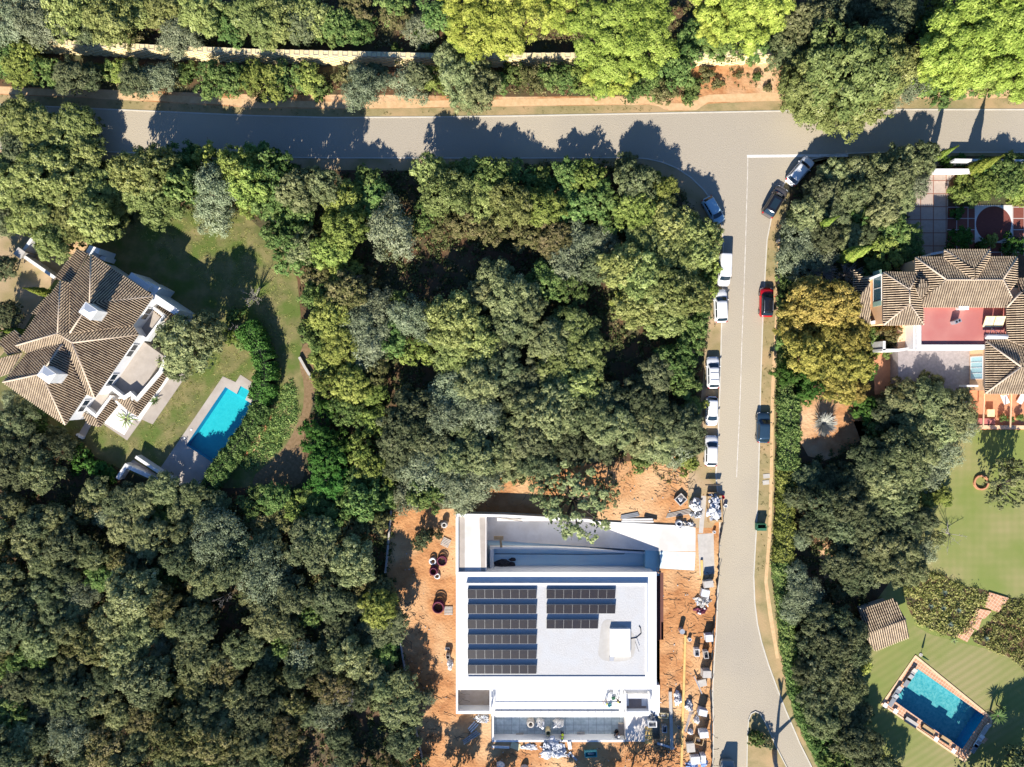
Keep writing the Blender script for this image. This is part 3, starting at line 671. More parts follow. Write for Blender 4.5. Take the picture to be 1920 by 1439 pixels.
o = cdt_sheet('deck', P2([(1717, 1231), (1857, 1345), (1859, 1354), (1809, 1428), (1654, 1321)]), [P2(HOLES[2])], M['terracotta'], .03)
o.parent = ps; o.location = -ps.location
wring('coping', [(1717, 1231), (1857, 1345), (1859, 1354), (1809, 1428), (1654, 1321), (1717, 1231)], .25, 0, .10, M['peach'], ps)
for i in range(3):
    c = W(1683, 1312); mb = MB(); mb.cyl((c.x, c.y, -1.69), 1.75-.42*i, .45+.38*i, 28); mb.build('pool_step', M['poole'], ps)
# ---------------------------------------------------------------- east house
eh = thing('house', 'orange walled villa with clay tile hips around a flat dark red roof terrace', 'house', W(1800, 600))
ZE = 5.3; PT = R(25); roof = MB()
w_, e_, n_, s_ = (-1, 0), (1, 0), (0, -1), (0, 1)
def ef(pts, d, ep, ez=ZE, pt=PT): facet(roof, pts, d, ez, ep, pt)
ef([(1656.5, 511), (1704.5, 543.5), (1705, 570), (1656, 610)], w_, (1656, 560))
ef([(1656.5, 511), (1724.5, 512), (1704.5, 543.5)], n_, (1680, 511))
ef([(1705, 570), (1731, 609.5), (1656, 610)], s_, (1700, 610))
ef([(1704.5, 543.5), (1721, 517), (1731, 560), (1731, 609), (1705, 570)], e_, (1740, 560), 4.85)
ef([(1716, 483), (1774, 525), (1729, 562), (1716, 545)], w_, (1716, 520))
ef([(1716, 483), (1906, 482.5), (1880, 525), (1774, 525)], n_, (1800, 483))
ef([(1774, 525), (1880, 525), (1900, 565), (1887, 576.5), (1729, 576.5), (1729, 561)], s_, (1774, 586), 5.0)
ef([(1906, 483), (1906, 528), (1891, 547), (1900, 565), (1880, 525)], e_, (1906, 500))
ef([(1770, 469), (1855, 469), (1827.5, 505)], n_, (1800, 469), ZE+.25)
ef([(1770, 469), (1827.5, 505), (1827.5, 526), (1770, 484)], w_, (1770, 480), ZE+.25)
ef([(1855, 469), (1855, 484), (1827.5, 526), (1827.5, 505)], e_, (1855, 480), ZE+.25)
ef([(1728, 522), (1743, 539), (1721, 540)], n_, (1728, 522), 6.4, R(12))
ef([(1717, 541), (1744, 541), (1726, 561)], s_, (1726, 561), 6.3, R(10))
ef([(1887, 577), (1914, 548), (1950, 560), (1950, 662), (1888, 637)], w_, (1887, 610), 5.5)
ef([(1906, 523), (1960, 523), (1960, 548), (1914, 548)], n_, (1930, 523), 5.1)
ef([(1848, 640), (1914, 688.5), (1847, 738)], w_, (1848, 690))
ef([(1848, 640), (1888, 638), (1960, 665), (1960, 688), (1914, 688)], n_, (1880, 640))
ef([(1914, 688), (1960, 688), (1960, 739), (1847, 738.5)], s_, (1880, 739))
ef([(1600, 505), (1632, 529), (1612, 555), (1600, 545)], w_, (1600, 530), 3.6)
ef([(1632, 529), (1632, 606), (1596, 606), (1612, 555)], s_, (1615, 606), 3.6)
zr = lambda p, ez, ep, d: ez + math.tan(PT)*abs((p[0]-ep[0] if d[0] else p[1]-ep[1]))/S
zm = zr((1774, 525), ZE, (1800, 483), n_); z1_ = zr((1704, 543), ZE, (1680, 511), n_)
caps(roof, [((1774, 525, zm), (1880, 525, zm)), ((1716, 483, ZE), (1774, 525, zm)), ((1906, 483, ZE), (1880, 525, zm)), ((1774, 525, zm), (1729, 561, ZE)), ((1880, 525, zm), (1900, 565, ZE+.1)),
            ((1656.5, 511, ZE), (1704.5, 543.5, z1_)), ((1704.5, 543.5, z1_), (1705, 570, z1_)), ((1705, 570, z1_), (1656, 610, ZE)), ((1705, 570, z1_), (1731, 609, ZE-.2)), ((1704.5, 543.5, z1_), (1722, 515, ZE-.1)),
            ((1770, 469, ZE+.25), (1827.5, 505, ZE+1.2)), ((1855, 469, ZE+.25), (1827.5, 505, ZE+1.2)), ((1827.5, 505, ZE+1.2), (1827.5, 524, ZE+1.25)),
            ((1848, 640, ZE), (1914, 688, zr((1914, 688), ZE, (1848, 640), w_)-.4)), ((1914, 688, zr((1914, 688), ZE, (1848, 640), w_)-.4), (1847, 738, ZE)), ((1914, 548, 6.3), (1887, 577, 5.5))])
roof.build('roof', [M['tile'], M['pan'], M['ridge']], eh)
def eslab(name, pts, z0, z1, material): return wslab(name, pts, z0, z1, material, eh)
def ewall(name, x0, y0, x1, y1, z1, material):          # wall block given at ground pixels, z 0..z1
    m_ = MB(); m_.prism(P2([(x0, y0), (x1, y0), (x1, y1), (x0, y1)]), 0, z1); return m_.build(name, material, eh)
k35 = 1-5.2/CAMH
def gx(x): return 960+(x-960)*k35
def gy(y): return 719.5+(y-719.5)*k35
eslab('upper_terrace', [(1612, 520), (1660, 514), (1660, 606), (1606, 612)], 0, 1.9, M['orangewall'])
eslab('gravel_terrace', [(1684, 650), (1818, 650), (1818, 745), (1684, 745)], 0, 1.9, mat('dappled_gravel', (.36, .31, .30), (.27, .235, .23), scale=3))
ewall('wall', gx(1658), gy(514), gx(1722), gy(607), 5.16, M['orangewall'])
ewall('wall', gx(1719), gy(487), gx(1902), gy(574), 5.15, M['orangewall'])
ewall('wall', gx(1774), gy(474), gx(1851), gy(492), 5.38, M['orangewall'])
ewall('wall', gx(1850), gy(646), gx(1955), gy(733), 5.14, M['orangewall'])
ewall('wall', gx(1891), gy(540), gx(1955), gy(650), 5.13, M['orangewall'])
eslab('roof_terrace', [(1728, 577), (1888, 577), (1888, 638), (1848, 638), (1848, 646), (1728, 646)], 0, 4.7, M['redroof'])
wring('parapet', [(1723, 609), (1723, 651), (1848, 651)], .62, 0, 5.05, M['whitew'], eh)
wring('parapet', [(1714.5, 609), (1714.5, 655)], .22, 0, 4.7, M['white'], eh)
eslab('terrace_floor', [(1683, 610), (1713, 610), (1713, 656), (1683, 658)], 0, 2.8, M['peach'])
wring('parapet', [(1657, 657), (1684, 657), (1712, 653)], .35, 0, 3.4, M['whitew'], eh)
wring('parapet', [(1658, 640), (1658, 657)], .35, 0, 3.4, M['whitew'], eh)
wring('parapet', [(1632, 523), (1657, 513)], .30, 0, 4.4, M['whitew'], eh)
wring('parapet', [(1605, 612), (1657, 601)], .45, 0, 3.0, M['whitew'], eh)
wring('parapet', [(1745, 477), (1772, 472)], .30, 0, 4.4, M['whitew'], eh)
# west facade window with green shutters, south-east facade window
X = W(gx(1658), 0).x
def facade_win(xp, ya, yb, z0, z1, shut):
    X_ = W(xp, 0).x; p0 = (X_, W(0, ya).y); p1 = (X_, W(0, yb).y); o_ = window_on(eh, p0, p1, z0, z1, glass=M['aqua'] if not shut else M['glasst'], n=2 if shut else 4)
    if shut:
        for s__ in (1, -1):
            yy = p0[1]+.35 if s__ > 0 else p1[1]-.35
            m_ = MB(); m_.box((X_-.07, yy, (z0+z1)/2), (.06, .62, z1-z0), 0); m_.build('shutter', M['shutter'], eh)
facade_win(gx(1658), 525, 571, 2.6, 4.6, True)
facade_win(gx(1850), 671, 711, 2.2, 4.5, False)
wring('door_trim', [(1814, 724), (1847, 724)], .25, 0, 3.6, M['white'], eh)
# terrace south with pergola
eslab('garden_terrace', [(1812, 728), (1960, 728), (1960, 806), (1812, 806)], 0, .15, M['terra'])
wring('pergola_beam', [(1846, 738), (1844, 802)], .14, 2.3, 2.45, M['peach'], eh)
wring('pergola_beam', [(1897, 738), (1895, 802)], .14, 2.3, 2.45, M['peach'], eh)
wring('pergola_beam', [(1812, 728), (1813, 800)], .14, 2.3, 2.45, M['white'], eh)
wring('low_wall', [(1836, 801), (1960, 802)], .5, 0, .6, M['peach'], eh)
wring('low_wall', [(1832, 790), (1866, 791)], .8, .15, .5, M['redroof'], eh)
tb = thing('garden_table', 'pale square table on the orange terrace under the pergola beams', 'table', W(1858, 773, .15))
mb = MB(); c = W(1858, 775, .85); mb.box((c.x, c.y, .85), (1.0, 1.0, .06)); mb.build('table_top', M['cream'], tb)
for a in (-1, 1):
    for b in (-1, 1): mb = MB(); mb.box((c.x+a*.42, c.y+b*.42, .48), (.07, .07, .68)); mb.build('leg', M['wood'], tb)
for i, (x, y, rz) in enumerate([(1882, 749, .4), (1912, 748, -.5)]):
    t = thing('lounge_chair', ['white cushioned garden chair nearer the tiled roof corner, left of its twin', 'white cushioned garden chair at the photo edge, right of its twin'][i], 'chair', W(x, y, .15), rz, 'white garden chairs on the orange terrace')
    mb = LMB(); mb.box((0, 0, .28), (.75, 1.3, .14)); mb.build('seat', M['white'], t)
    mb = LMB(); mb.box((0, .68, .5), (.75, .14, .6), 0, 0, (.3, 0)); mb.build('backrest', M['white'], t)
    for a in (-1, 1):
        for b in (-1, 1): mb = LMB(); mb.box((a*.33, b*.55, .1), (.06, .06, .22)); mb.build('leg', M['wood'], t)
def pot(x, y, lab, r=.3, h=.45, z=0.0, plant='lush'):
    t = thing('potted_plant', lab, 'potted plant', W(x, y, z)); mb = LMB(); mb.cyl((0, 0, 0), r*.75, h, 14, 0, r); mb.build('pot', M['terra'], t)
    return t
# things on the red roof
t = thing('roof_vent', 'long white roof vent beside the tiles on the red flat roof', 'vent', W(1800, 579, 4.7)); mb = LMB(); mb.box((0, 0, .35), (1.15, .4, .7)); mb.build('vent_box', M['white'], t); mb = LMB(); mb.box((0, 0, .73), (1.3, .5, .07)); mb.build('vent_cap', M['white'], t)
t = thing('roof_vent', 'small tilted grey vent in the middle of the red flat roof', 'vent', W(1788, 604, 4.7), R(25)); mb = LMB(); mb.box((0, 0, .45), (.9, .45, .9)); mb.build('vent_box', M['steel'], t)
for k in (-.2, .2):
    mb = LMB(); mb.cyl((k, 0, .9), .13, .05, 12); mb.build('vent_outlet', M['black'], t)
t = thing('solar_heater', 'rooftop solar water heater with pale collector panels and white tank', 'solar heater', W(1866, 604, 4.7))
for i, (x, mt) in enumerate([(-1.2, 'cream'), (.15, 'cream')]):
    mb = LMB(); mb.box((x, .0, .55), (1.25, 1.5, .08), 0, 0, (.45, 0)); mb.build('collector', M[mt], t)
mb = LMB(); mb.tube([(-1.9, -2.0, 1.0), (.8, -2.0, 1.0)], .32, 14); mb.build('tank', M['whitew'], t)
mb = LMB()
for a, b in (((-1.5, -1.9, .9), (-.4, -.6, .1)), ((.3, -1.9, .9), (-.9, -.6, .1)), ((-1.5, -2, .7), (-1.5, -2, 0)), ((.5, -2, .7), (.5, -2, 0))): mb.tube([a, b], .04, 6)
mb.build('stand', M['steel'], t)
# gate wall and gazebo
gw = thing('gate', 'long white gate cover beam closing the slab driveway at the main road', 'gate', W(1783, 322))
wring('gate_beam', [(1751, 321), (1818, 321)], .62, 1.2, 1.75, M['white'], gw); wring('gate_leaf', [(1752, 322), (1817, 322)], .12, .05, 1.2, M['white'], gw)
for x in (1748, 1822): wring('gate_post', [(x, 321), (x+3, 321)], .5, 0, 1.8, M['concrete'], gw)
sw = thing('garden_wall', 'tall white boundary wall casting a straight shadow on the main road', 'wall', W(1880, 312)); wring('wall_run', [(1790, 300), (1960, 302)], .3, 0, 2.0, M['whitew'], sw)
sh = thing('garden_shed', 'small open shed with a two sided clay tile roof beside the lower lawn', 'shed', W(1655, 1175)); roof = MB()
sd = (.24, .97); facet(roof, [(1614, 1143), (1676, 1122), (1698, 1161), (1620, 1189)], (-.24, -.97), 2.6, (1645, 1133), R(18)); facet(roof, [(1620, 1189), (1698, 1161), (1705, 1195), (1640, 1221)], (.35, .94), 2.6, (1672, 1208), R(18))
caps(roof, [((1620, 1189, 3.3), (1698, 1161, 3.3))]); roof.build('roof', [M['tile'], M['pan'], M['ridge']], sh)
mb = MB(); mb.prism(P2([(1624, 1148), (1672, 1132), (1692, 1186), (1643, 1206)], 2.4), 0, 2.42); mb.build('wall', M['whitew'], sh)

# ---------------------------------------------------------------- white building under construction
wb = thing('house', 'white flat roofed new house with solar panels beside the orange building site', 'house', W(1043, 1200))
ZR = 1.8
def bs(name, pts, z0, z1, material): return wslab(name, pts, z0, z1, material, wb)
bs('wall', [(857, 1075), (1227, 1075), (1227, 1291), (857, 1291)], -2.6, ZR-.35, M['white'])
bs('roof_slab', [(855, 1073), (1231, 1073), (1231, 1293), (855, 1293)], ZR-.34, ZR, M['white'])
deck = bs('roof_deck', [(876, 1096), (1212.5, 1096), (1212.5, 1270), (876, 1270)], ZR+.002, ZR+.36, M['gravelroof'])
q = lambda x0, y0, x1, y1, z: P2([(x0, y0), (x1, y0), (x1, y1), (x0, y1)], z)
mb = MB(); mb.ring(q(874, 1094, 1214, 1272.5, ZR+.48), q(878, 1098, 1210, 1269, ZR+.48), ZR+.003, ZR+.48); mb.build('parapet', M['white'], wb)
bs('roof_hatch', [(1144, 1180), (1182, 1180), (1182, 1232), (1144, 1232)], ZR+.36, ZR+.92, M['white'])
bs('duct_cover', [(1143, 1232), (1151, 1232), (1151, 1240), (1143, 1240)], ZR+.36, ZR+.6, M['steel'])
bs('screed_patch', smooth_poly([(1128, 1165), (1145, 1160), (1190, 1185), (1192, 1215), (1186, 1238), (1150, 1242), (1120, 1236), (1124, 1200)], 2), ZR+.35, ZR+.368, mat('sandy_dust', (.42, .395, .36), (.47, .45, .42), scale=1))
mb = MB(); pts = [W(1182, 1200, 0), W(1194, 1198, 0), W(1203, 1190, 0), W(1202, 1180, 0), W(1199, 1176, 0)]
mb.tube([(p.x*.973, p.y*.973, ZR+.42) for p in pts], .05, 6); mb.tube([(W(1191, 1203, 2.6)+Vector((0, 0, 0))), W(1198, 1222, 2.6)], .03, 5); mb.build('roof_cable', M['black'], wb)
# parapets of the garage court (white wall round it)
WT = .55
def crt(pts, w, z0, z1, m_='white'): return wring('court_wall', pts, w, z0, z1, M[m_], wb)
crt([(857, 1075), (857, 966), (945, 968), (1100, 976), (1120, 979)], .36, -2.6, 1.78)
crt([(1120, 980), (1237, 986), (1300, 989)], .3, -2.6, .18)
def sl(name, pts, z0, z1, material):
    """floor slab given at floor level"""
    return bs(name, pts, z0, z1, material)
sl('court_floor', [(855, 964), (912, 968), (912, 1080), (855, 1080)], -2.6, 1.45, M['screed'])
bs('court_paving', [(859, 969), (871.5, 969), (871.5, 1073), (859, 1073)], 1.44, 1.456, M['housescreed']); bs('court_paving', [(899, 970), (910, 970), (910, 1073), (902, 1073)], 1.44, 1.456, M['housescreed'])
# sloping garage ramp
RZ = -2.2
Ln = [(W(1237, 986, -.02), W(1237, 1034, -.02)), (W(1100, 978, RZ), W(1100, 1025, RZ)), (W(908, 970, RZ), W(908, 1013, RZ))]
mb = MB()
for k in range(2):
    (a1, a4), (a2, a3) = Ln[k], Ln[k+1]
    mb.add([a1, a2, a3, a4], [(0, 1, 2, 3)])
    mb.add([a4, a3, Vector((a3.x, a3.y, -3)), Vector((a4.x, a4.y, -3))], [(0, 1, 2, 3)])
mb.build('garage_ramp', M['screed'], wb)
bs('shadow_pit', [(1225, 1070), (1246, 1070), (1246, 1202), (1225, 1202)], -3, -1.3, mat('maroon_shade_soil', (.16, .07, .06), scale=2))  # dark sunken strip added so the wall's shadow looks wider and deeper
sl('court_floor', [(905, 1010), (1240, 1034), (1240, 1085), (905, 1085)], -3.2, -2.4, M['shadefloor'])
crt([(910, 1080), (910, 1013)], .35, -2.5, -.4); crt([(922, 1030), (922, 1080)], .5, -2.5, -.9)
crt([(920, 1028), (1040, 1029), (1212, 1037)], .28, -2.5, -1.3)
wring('timber_plank', [(938, 1008), (940, 1027)], .3, -1.35, -1.25, M['wood'], wb); wring('timber_plank', [(926, 1009), (944, 1009)], .5, -1.24, -1.15, M['wood'], wb)
sl('court_step', [(1210, 1032), (1236, 1034), (1236, 1080), (1210, 1080)], -2.4, -.9, M['aqua'])
mb = MB(); mb.tube([W(928, 1039, -2.3), W(1100, 1040, -2.3), W(1170, 1039, -2.3), W(1172, 1034, -2.3)], .04, 5); mb.tube([W(925, 1040, -2.3), W(925, 1062, -2.3)], .04, 5); mb.build('court_cable', M['black'], wb)
t = thing('rubble_heap', 'dark heap of rubble on the shaded floor of the garage court', 'rubble heap', W(945, 1060, -2.4)); mb = LMB(); mb.blob((0, 0, 0), (3.0, 1.6, .6), 3); mb.blob((1.2, .8, 0), (1.0, .5, .3), 5); mb.build('heap', mat('dark_rubble', (.05, .045, .05), scale=4), t)
# landing and pavement at the street side
sheet('driveway', [(1237, 986), (1304, 990), (1304, 1034), (1237, 1034)], M['screed'], 2)
sheet('driveway', [(1237, 1034), (1304, 1036), (1302, 1070), (1237, 1066)], mat('pale_aqua_slabs', (.62, .72, .70), (.55, .66, .66), scale=2), 2)
sheet('pavement', [(1308, 1002), (1338, 1000), (1340, 1076), (1312, 1080)], M['concrete'], 2)
sheet('pavement', [(1315, 930), (1325, 930), (1318, 1000), (1310, 1000)], M['concrete'], 2)
# south loggia, terrace and pool level
mb = MB(); mb.ring(q(855, 1291, 921, 1339, ZR-.01), q(858.5, 1294, 918, 1334, ZR-.01), ZR-.35, ZR-.012); mb.build('loggia_frame', M['white'], wb)
for x, y in ((856, 1336), (919, 1336)): bs('column', [(x-1, y-2), (x+1.5, y-2), (x+1.5, y+2), (x-1, y+2)], -1, ZR-.36, M['white'])
crt([(857, 1336), (919, 1336)], .3, -1.2, .9)
sl('terrace_floor', [(850, 1285), (921, 1285), (921, 1337), (850, 1337)], -2.4, -.9, mat('brown_screed', (.52, .40, .30), (.60, .50, .40), scale=1))
sl('terrace_floor', [(921, 1285), (1237, 1285), (1237, 1343), (921, 1343)], -2.4, .4, M['white'])
wring('railing', [(925, 1297), (925, 1337), (1162, 1337)], .06, 1.14, 1.2, M['steel'], wb)
mb = MB()
for k in range(17): c = W(925+k*14.8, 1337, 1.2); mb.box((c.x, c.y, .78), (.04, .04, .74))
mb.build('railing_post', M['steel'], wb)

wring('kerb_edge', [(928, 1334), (1160, 1334)], .1, .4, .52, M['steel'], wb)
sl('stair_box', [(1168, 1302), (1219, 1302), (1219, 1340), (1168, 1340)], .4, .8, M['white'])
sl('stair_well', [(1179, 1311), (1203, 1311), (1203, 1324), (1212, 1324), (1212, 1333), (1174, 1333), (1174, 1324), (1179, 1324)], .8, .812, mat('brown_tread', (.36, .28, .24), scale=2))
wring('stair_wall', [(1173, 1302), (1173, 1336), (1218, 1336), (1218, 1302)], .22, .8, 1.7, M['white'], wb)
sl('pool_floor', [(918, 1338), (1240, 1338), (1240, 1392), (918, 1392)], -2.6, -1.6, M['pooltile'])
crt([(924, 1342), (924, 1390), (1172, 1390)], .26, -2.2, .08)
crt([(924, 1343), (1172, 1343)], .3, -2.2, -.6)
sl('pool_apron', [(1173, 1342), (1217, 1342), (1217, 1391), (1173, 1391)], -2, .05, M['screed'])
sl('shower_pit', [(1160, 1358), (1174, 1358), (1174, 1380), (1160, 1380)], -2, -1.2, M['screedd'])
# ---- solar panels
def solar_proto():
    t = thing('solar_module', 'x', 'solar module', (0, 0, 0)); L, D_ = 2.305, 1.34
    f = LMB(); f.box((0, 0, .26), (L, D_, .045), 0, 0, (R(14), 0)); f.build('frame', M['grey'], t)
    for k in (-1, 1):
        c_ = LMB(); Mx_ = Matrix.Rotation(R(14), 3, 'X')
        c_.box(Vector((k*L/4, 0, .26))+Mx_ @ Vector((0, 0, .026)), (L/2-.022, D_-.03, .012), 0, 0, (R(14), 0)); c_.build('cells', M['cell'], t)
    m_ = LMB(); m_.box((0, D_/2-.03, .20), (L, .03, .38)); m_.box((0, -D_/2+.05, .05), (L, .08, .10)); m_.build('mounting', M['grey'], t)
    return t
sp = None; ordn = ['first', 'second', 'third', 'fourth', 'fifth', 'sixth']
for blk, x0, nr, name in ((0, 877, [4]*6, 'left'), (1, 1024.5, [4, 4, 3], 'right')):
    for r_, nn_ in enumerate(nr):
        for k in range(nn_):
            y = 1113 + 28.2*r_; x = x0 + 32.2*k + 16
            t = solar_proto() if sp is None else copy_tree(sp)
            if sp is None: sp = t
            t.location = W(x, y, ZR+.36)
            tag(t, f'dark solar panel, {ordn[k]} from the left in {ordn[r_]} row of {name} roof array', 'solar module', 'solar panels on the white roof')
# ---------------------------------------------------------------- cars
def loft(mb, st, prof, mi=0):
    """st: list of (y, halfwidth, zbelt); prof: list of (fx, fz) with fz in 0..1 of zbelt above .22"""
    n = len(prof); vs_ = []
    for y, w, zb in st:
        for fx, fz in prof: vs_.append((fx*w, y, .2 + (zb-.2)*fz))
    fs = [(i*n+k, (i+1)*n+k, (i+1)*n+k+1, i*n+k+1) for i in range(len(st)-1) for k in range(n-1)]
    mb.add(vs_, [f[::-1] for f in fs], mi, True)
    mb.add(vs_[:n], [list(range(n))[::-1]], mi); mb.add(vs_[-n:], [list(range(n))], mi)
def make_car(name, label, paint, L=4.3, Wd=1.8, Ht=1.48, hood=.27, rear=.04, roofmat=None, kind='hatch', rails=False, sun=False, roofcol=None):
    t = thing(name, label, 'car' if kind != 'van' else 'van', (0, 0, 0))
    w = Wd/2; y0, y1 = -L/2, L/2; st = []
    yc = y1 - hood*L                                     # cowl
    belt = .95 if kind != 'van' else 1.05
    for k in range(17):
        f = k/16; y = y0 + L*f
        ww = w*(1 - .30*max(0, (abs(2*f-1)-.72)/.28)**2.4)
        if y > yc: g_ = (y-yc)/(y1-yc); zb = belt-.02 - .20*g_**1.6 - (.12 if f == 1 else 0)
        elif kind == 'sedan' and f < .14: zb = belt - .03
        else: zb = belt
        if f == 0: zb -= .15
        st.append((y, ww, zb))
    prof = [(-.97, 0), (-1, .25), (-1, .62), (-.975, .88), (-.92, .985), (-.6, 1.02), (0, 1.035), (.6, 1.02), (.92, .985), (.975, .88), (1, .62), (1, .25), (.97, 0)]
    mb = LMB(); loft(mb, st, prof); mb.build('body', paint, t)
    # greenhouse
    yb0 = y0 + rear*L + .02; yb1 = yc + .12
    yt0 = yb0 + (.45 if kind in ('hatch', 'suv') else .75 if kind == 'sedan' else .08); yt1 = yb1 - (.72 if kind != 'van' else .55)
    if kind == 'sedan': yb0 += .30; yt0 += .25
    wb_ = w*.90; wt_ = w*(.72 if kind != 'van' else .82); zb, zt = belt-.02, Ht
    n = 10; vs_ = []
    def ringpts(ya, yb, ww, z, rr, bow):
        out = []
        for cx, cy, a0 in ((ww-rr, yb-rr, 0), (-ww+rr, yb-rr, 90), (-ww+rr, ya+rr, 180), (ww-rr, ya+rr, 270)):
            for q_ in range(5):
                a = R(a0+q_*22.5); x = cx+rr*math.cos(a); y = cy+rr*math.sin(a)
                bb = bow*(1-(x/ww)**2) if cy > (ya+yb)/2 else -bow*.6*(1-(x/ww)**2)
                out.append((x, y+bb, z))
        return out
    rings = [ringpts(yb0, yb1, wb_, zb, .16, .12), ringpts((yb0*.12+yt0*.88), (yb1*.12+yt1*.88), wt_+.03, zt-.07, .16, .10), ringpts(yt0+.06, yt1-.06, wt_-.06, zt-.015, .16, .09), ringpts(yt0+.3, yt1-.3, wt_-.3, zt, .12, .05)]
    m_ = len(rings[0]); mb = LMB(); al = sum(rings, [])
    fs = [(j*m_+i, j*m_+(i+1) % m_, (j+1)*m_+(i+1) % m_, (j+1)*m_+i) for j in range(3) for i in range(m_)] + [list(range(3*m_, 4*m_))]
    mb.add(al, fs, 0, True); cab = mb.build('cabin', roofcol or paint, t)
    # glass, slightly proud
    def lerp(a, b, f): return tuple(a[i]+(b[i]-a[i])*f for i in range(3))
    def glass(nm, yb_, yt_, sgn, fr=(.10, .86), bow=.12):
        g_ = LMB(); vs2 = []; nx = 9; nz = 4
        for j in range(nz):
            f = fr[0] + (fr[1]-fr[0])*j/(nz-1); f2 = f*.93/.88*.88
            for i in range(nx):
                s__ = -1+2*i/(nx-1); ww = (wb_*(1-f)+wt_*f)*.90; yy = yb_*(1-f)+yt_*f
                bb = (bow*(1-f)+bow*.8*f)*(1-(s__*.9)**2)*sgn
                vs2.append((s__*ww, yy+bb+.035*sgn, zb+(zt-.05-zb)*f + .02))
        fs2 = [(j*nx+i, j*nx+i+1, (j+1)*nx+i+1, (j+1)*nx+i) for j in range(nz-1) for i in range(nx-1)]
        g_.add(vs2, fs2 if sgn < 0 else [f_[::-1] for f_ in fs2], 0, True); return g_.build(nm, M['glassd'], t)
    glass('windscreen', yb1, yt1, 1); 
    if kind != 'van': glass('rear_window', yb0, yt0, -1, (.12, .86), .07)
    for s__ in (-1, 1):
        g_ = LMB(); f0, f1 = .12, .82
        ya = yb0+.35; yz = yb1-.45
        if kind == 'van': ya = yt1-.75
        for a, b in ((ya, ya+(yz-ya)*.48), (ya+(yz-ya)*.52, yz)):
            q4 = []
            for f, yy in ((f0, a), (f0, b), (f1, b-.28*(b == yz)), (f1, a+.22*(a == ya))):
                q4.append((s__*((wb_*(1-f)+(wt_+.03)*f)+.012), yy, zb+(zt-.07-zb)*f))
            g_.add(q4, [(0, 1, 2, 3) if s__ > 0 else (3, 2, 1, 0)])
        g_.build('side_window', M['glassd'], t)
        mb = LMB(); mb.blob((s__*(w+.09), yb1-.35, .92), (.22, .14, .14), 1, .05, 8, 5, 0, True, False); mb.build('wing_mirror', paint if kind != 'van' else M['black'], t)
        mb = LMB(); mb.box((s__*w*.70, y1-.19, .62), (.34, .22, .14), -s__*.35); mb.build('headlight', M['lamp'], t)
        mb = LMB(); mb.box((s__*w*.76, y0+.10, .78), (.24, .16, .16), s__*.3); mb.build('tail_light', M['tail'], t)
        for yy in (y0+.19*L, y1-.19*L):
            c_ = LMB(); c_.tube([(s__*(w-.21), yy, .32), (s__*(w+.005), yy, .32)], .32, 20); wo_ = c_.build('wheel', M['rubber'], t)
            c_ = LMB(); c_.tube([(s__*(w-.02), yy, .32), (s__*(w+.012), yy, .32)], .20, 14); c_.build('rim', M['rim'], wo_)
        if rails:
            mb = LMB(); mb.tube([(s__*(wt_-.07), yt0+.15, zt-.01), (s__*(wt_-.07), yt0+.25, zt+.04), (s__*(wt_-.07), yt1-.3, zt+.04), (s__*(wt_-.07), yt1-.2, zt-.01)], .022, 6); mb.build('roof_rail', M['steel'], t)
    if rails == 'bars':
        for yy in (yt0+.5, yt1-.55): mb = LMB(); mb.box((0, yy, zt+.05), (2*wt_-.1, .05, .03)); mb.build('roof_bar', M['steel'], t)
    if sun:
        mb = LMB(); mb.box((0, (yt0+yt1)/2, zt+.004), (wt_*1.35, (yt1-yt0)*.72, .012)); mb.build('sunroof', M['glassd'], t)
    return t
def put(t, px, py, head, zz=0.0):
    """head = heading of the nose as a photo vector"""
    t.location = W(px, py, .85); t.location.z = zz; t.rotation_euler = (0, 0, math.atan2(-head[1], head[0]) - math.pi/2); t["group"] = 'vehicles parked along the side road'
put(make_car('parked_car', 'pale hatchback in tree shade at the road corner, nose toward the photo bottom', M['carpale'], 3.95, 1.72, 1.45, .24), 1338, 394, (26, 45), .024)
put(make_car('parked_car', 'silver white car with black rear window, half shaded, nearest the road junction line', M['carwhite'], 4.35, 1.80, 1.45, .27), 1501, 320, (43, -50), .024)
put(make_car('parked_car', 'taupe car with glossy black panoramic roof parked below the silver white car', M['carbrown'], 4.5, 1.86, 1.55, .27, kind='suv', roofcol=M['carblack'], sun=True), 1454, 378, (34, -58), .024)
put(make_car('parked_van', 'white panel van partly hidden by bright green branches', M['carwhite'], 4.4, 1.72, 1.85, .20, .01, kind='van'), 1358, 506, (-2, 50), .024)
put(make_car('parked_car', 'long white estate car just below the van, nose up the picture', M['carwhite'], 4.5, 1.82, 1.50, .27, kind='suv'), 1352, 574, (-2, -50), .024)
put(make_car('parked_car', 'bright red car with a black roof', M['red'], 4.0, 1.80, 1.56, .25, kind='suv', roofcol=M['carblack'], rails=True), 1438, 567, (1, -50), .024)
put(make_car('parked_car', 'white estate car with roof rails and cross bars on the dirt verge', M['carwhite'], 4.35, 1.72, 1.48, .25, rails='bars', kind='suv'), 1337.5, 699, (-1, -50), 0)
put(make_car('parked_car', 'small white car facing down the picture, second from the bottom of its row', M['carwhite'], 4.0, 1.68, 1.42, .22), 1335, 771, (-1, 50), 0)
put(make_car('parked_car', 'white estate car at the bottom end of the parked row, below the small white car', M['carwhite'], 4.2, 1.76, 1.50, .26, kind='suv'), 1334, 846, (1, -50), 0)
put(make_car('parked_car', 'dark slate blue car on the grass verge across the road', M['carblue'], 4.2, 1.78, 1.48, .28), 1432, 802, (1, -50), .01)
put(make_car('parked_van', 'grey van cut off by the bottom photo edge', M['cargrey'], 5.0, 1.9, 2.3, .16, .01, kind='van'), 1364, 1462, (1, -50), .024)

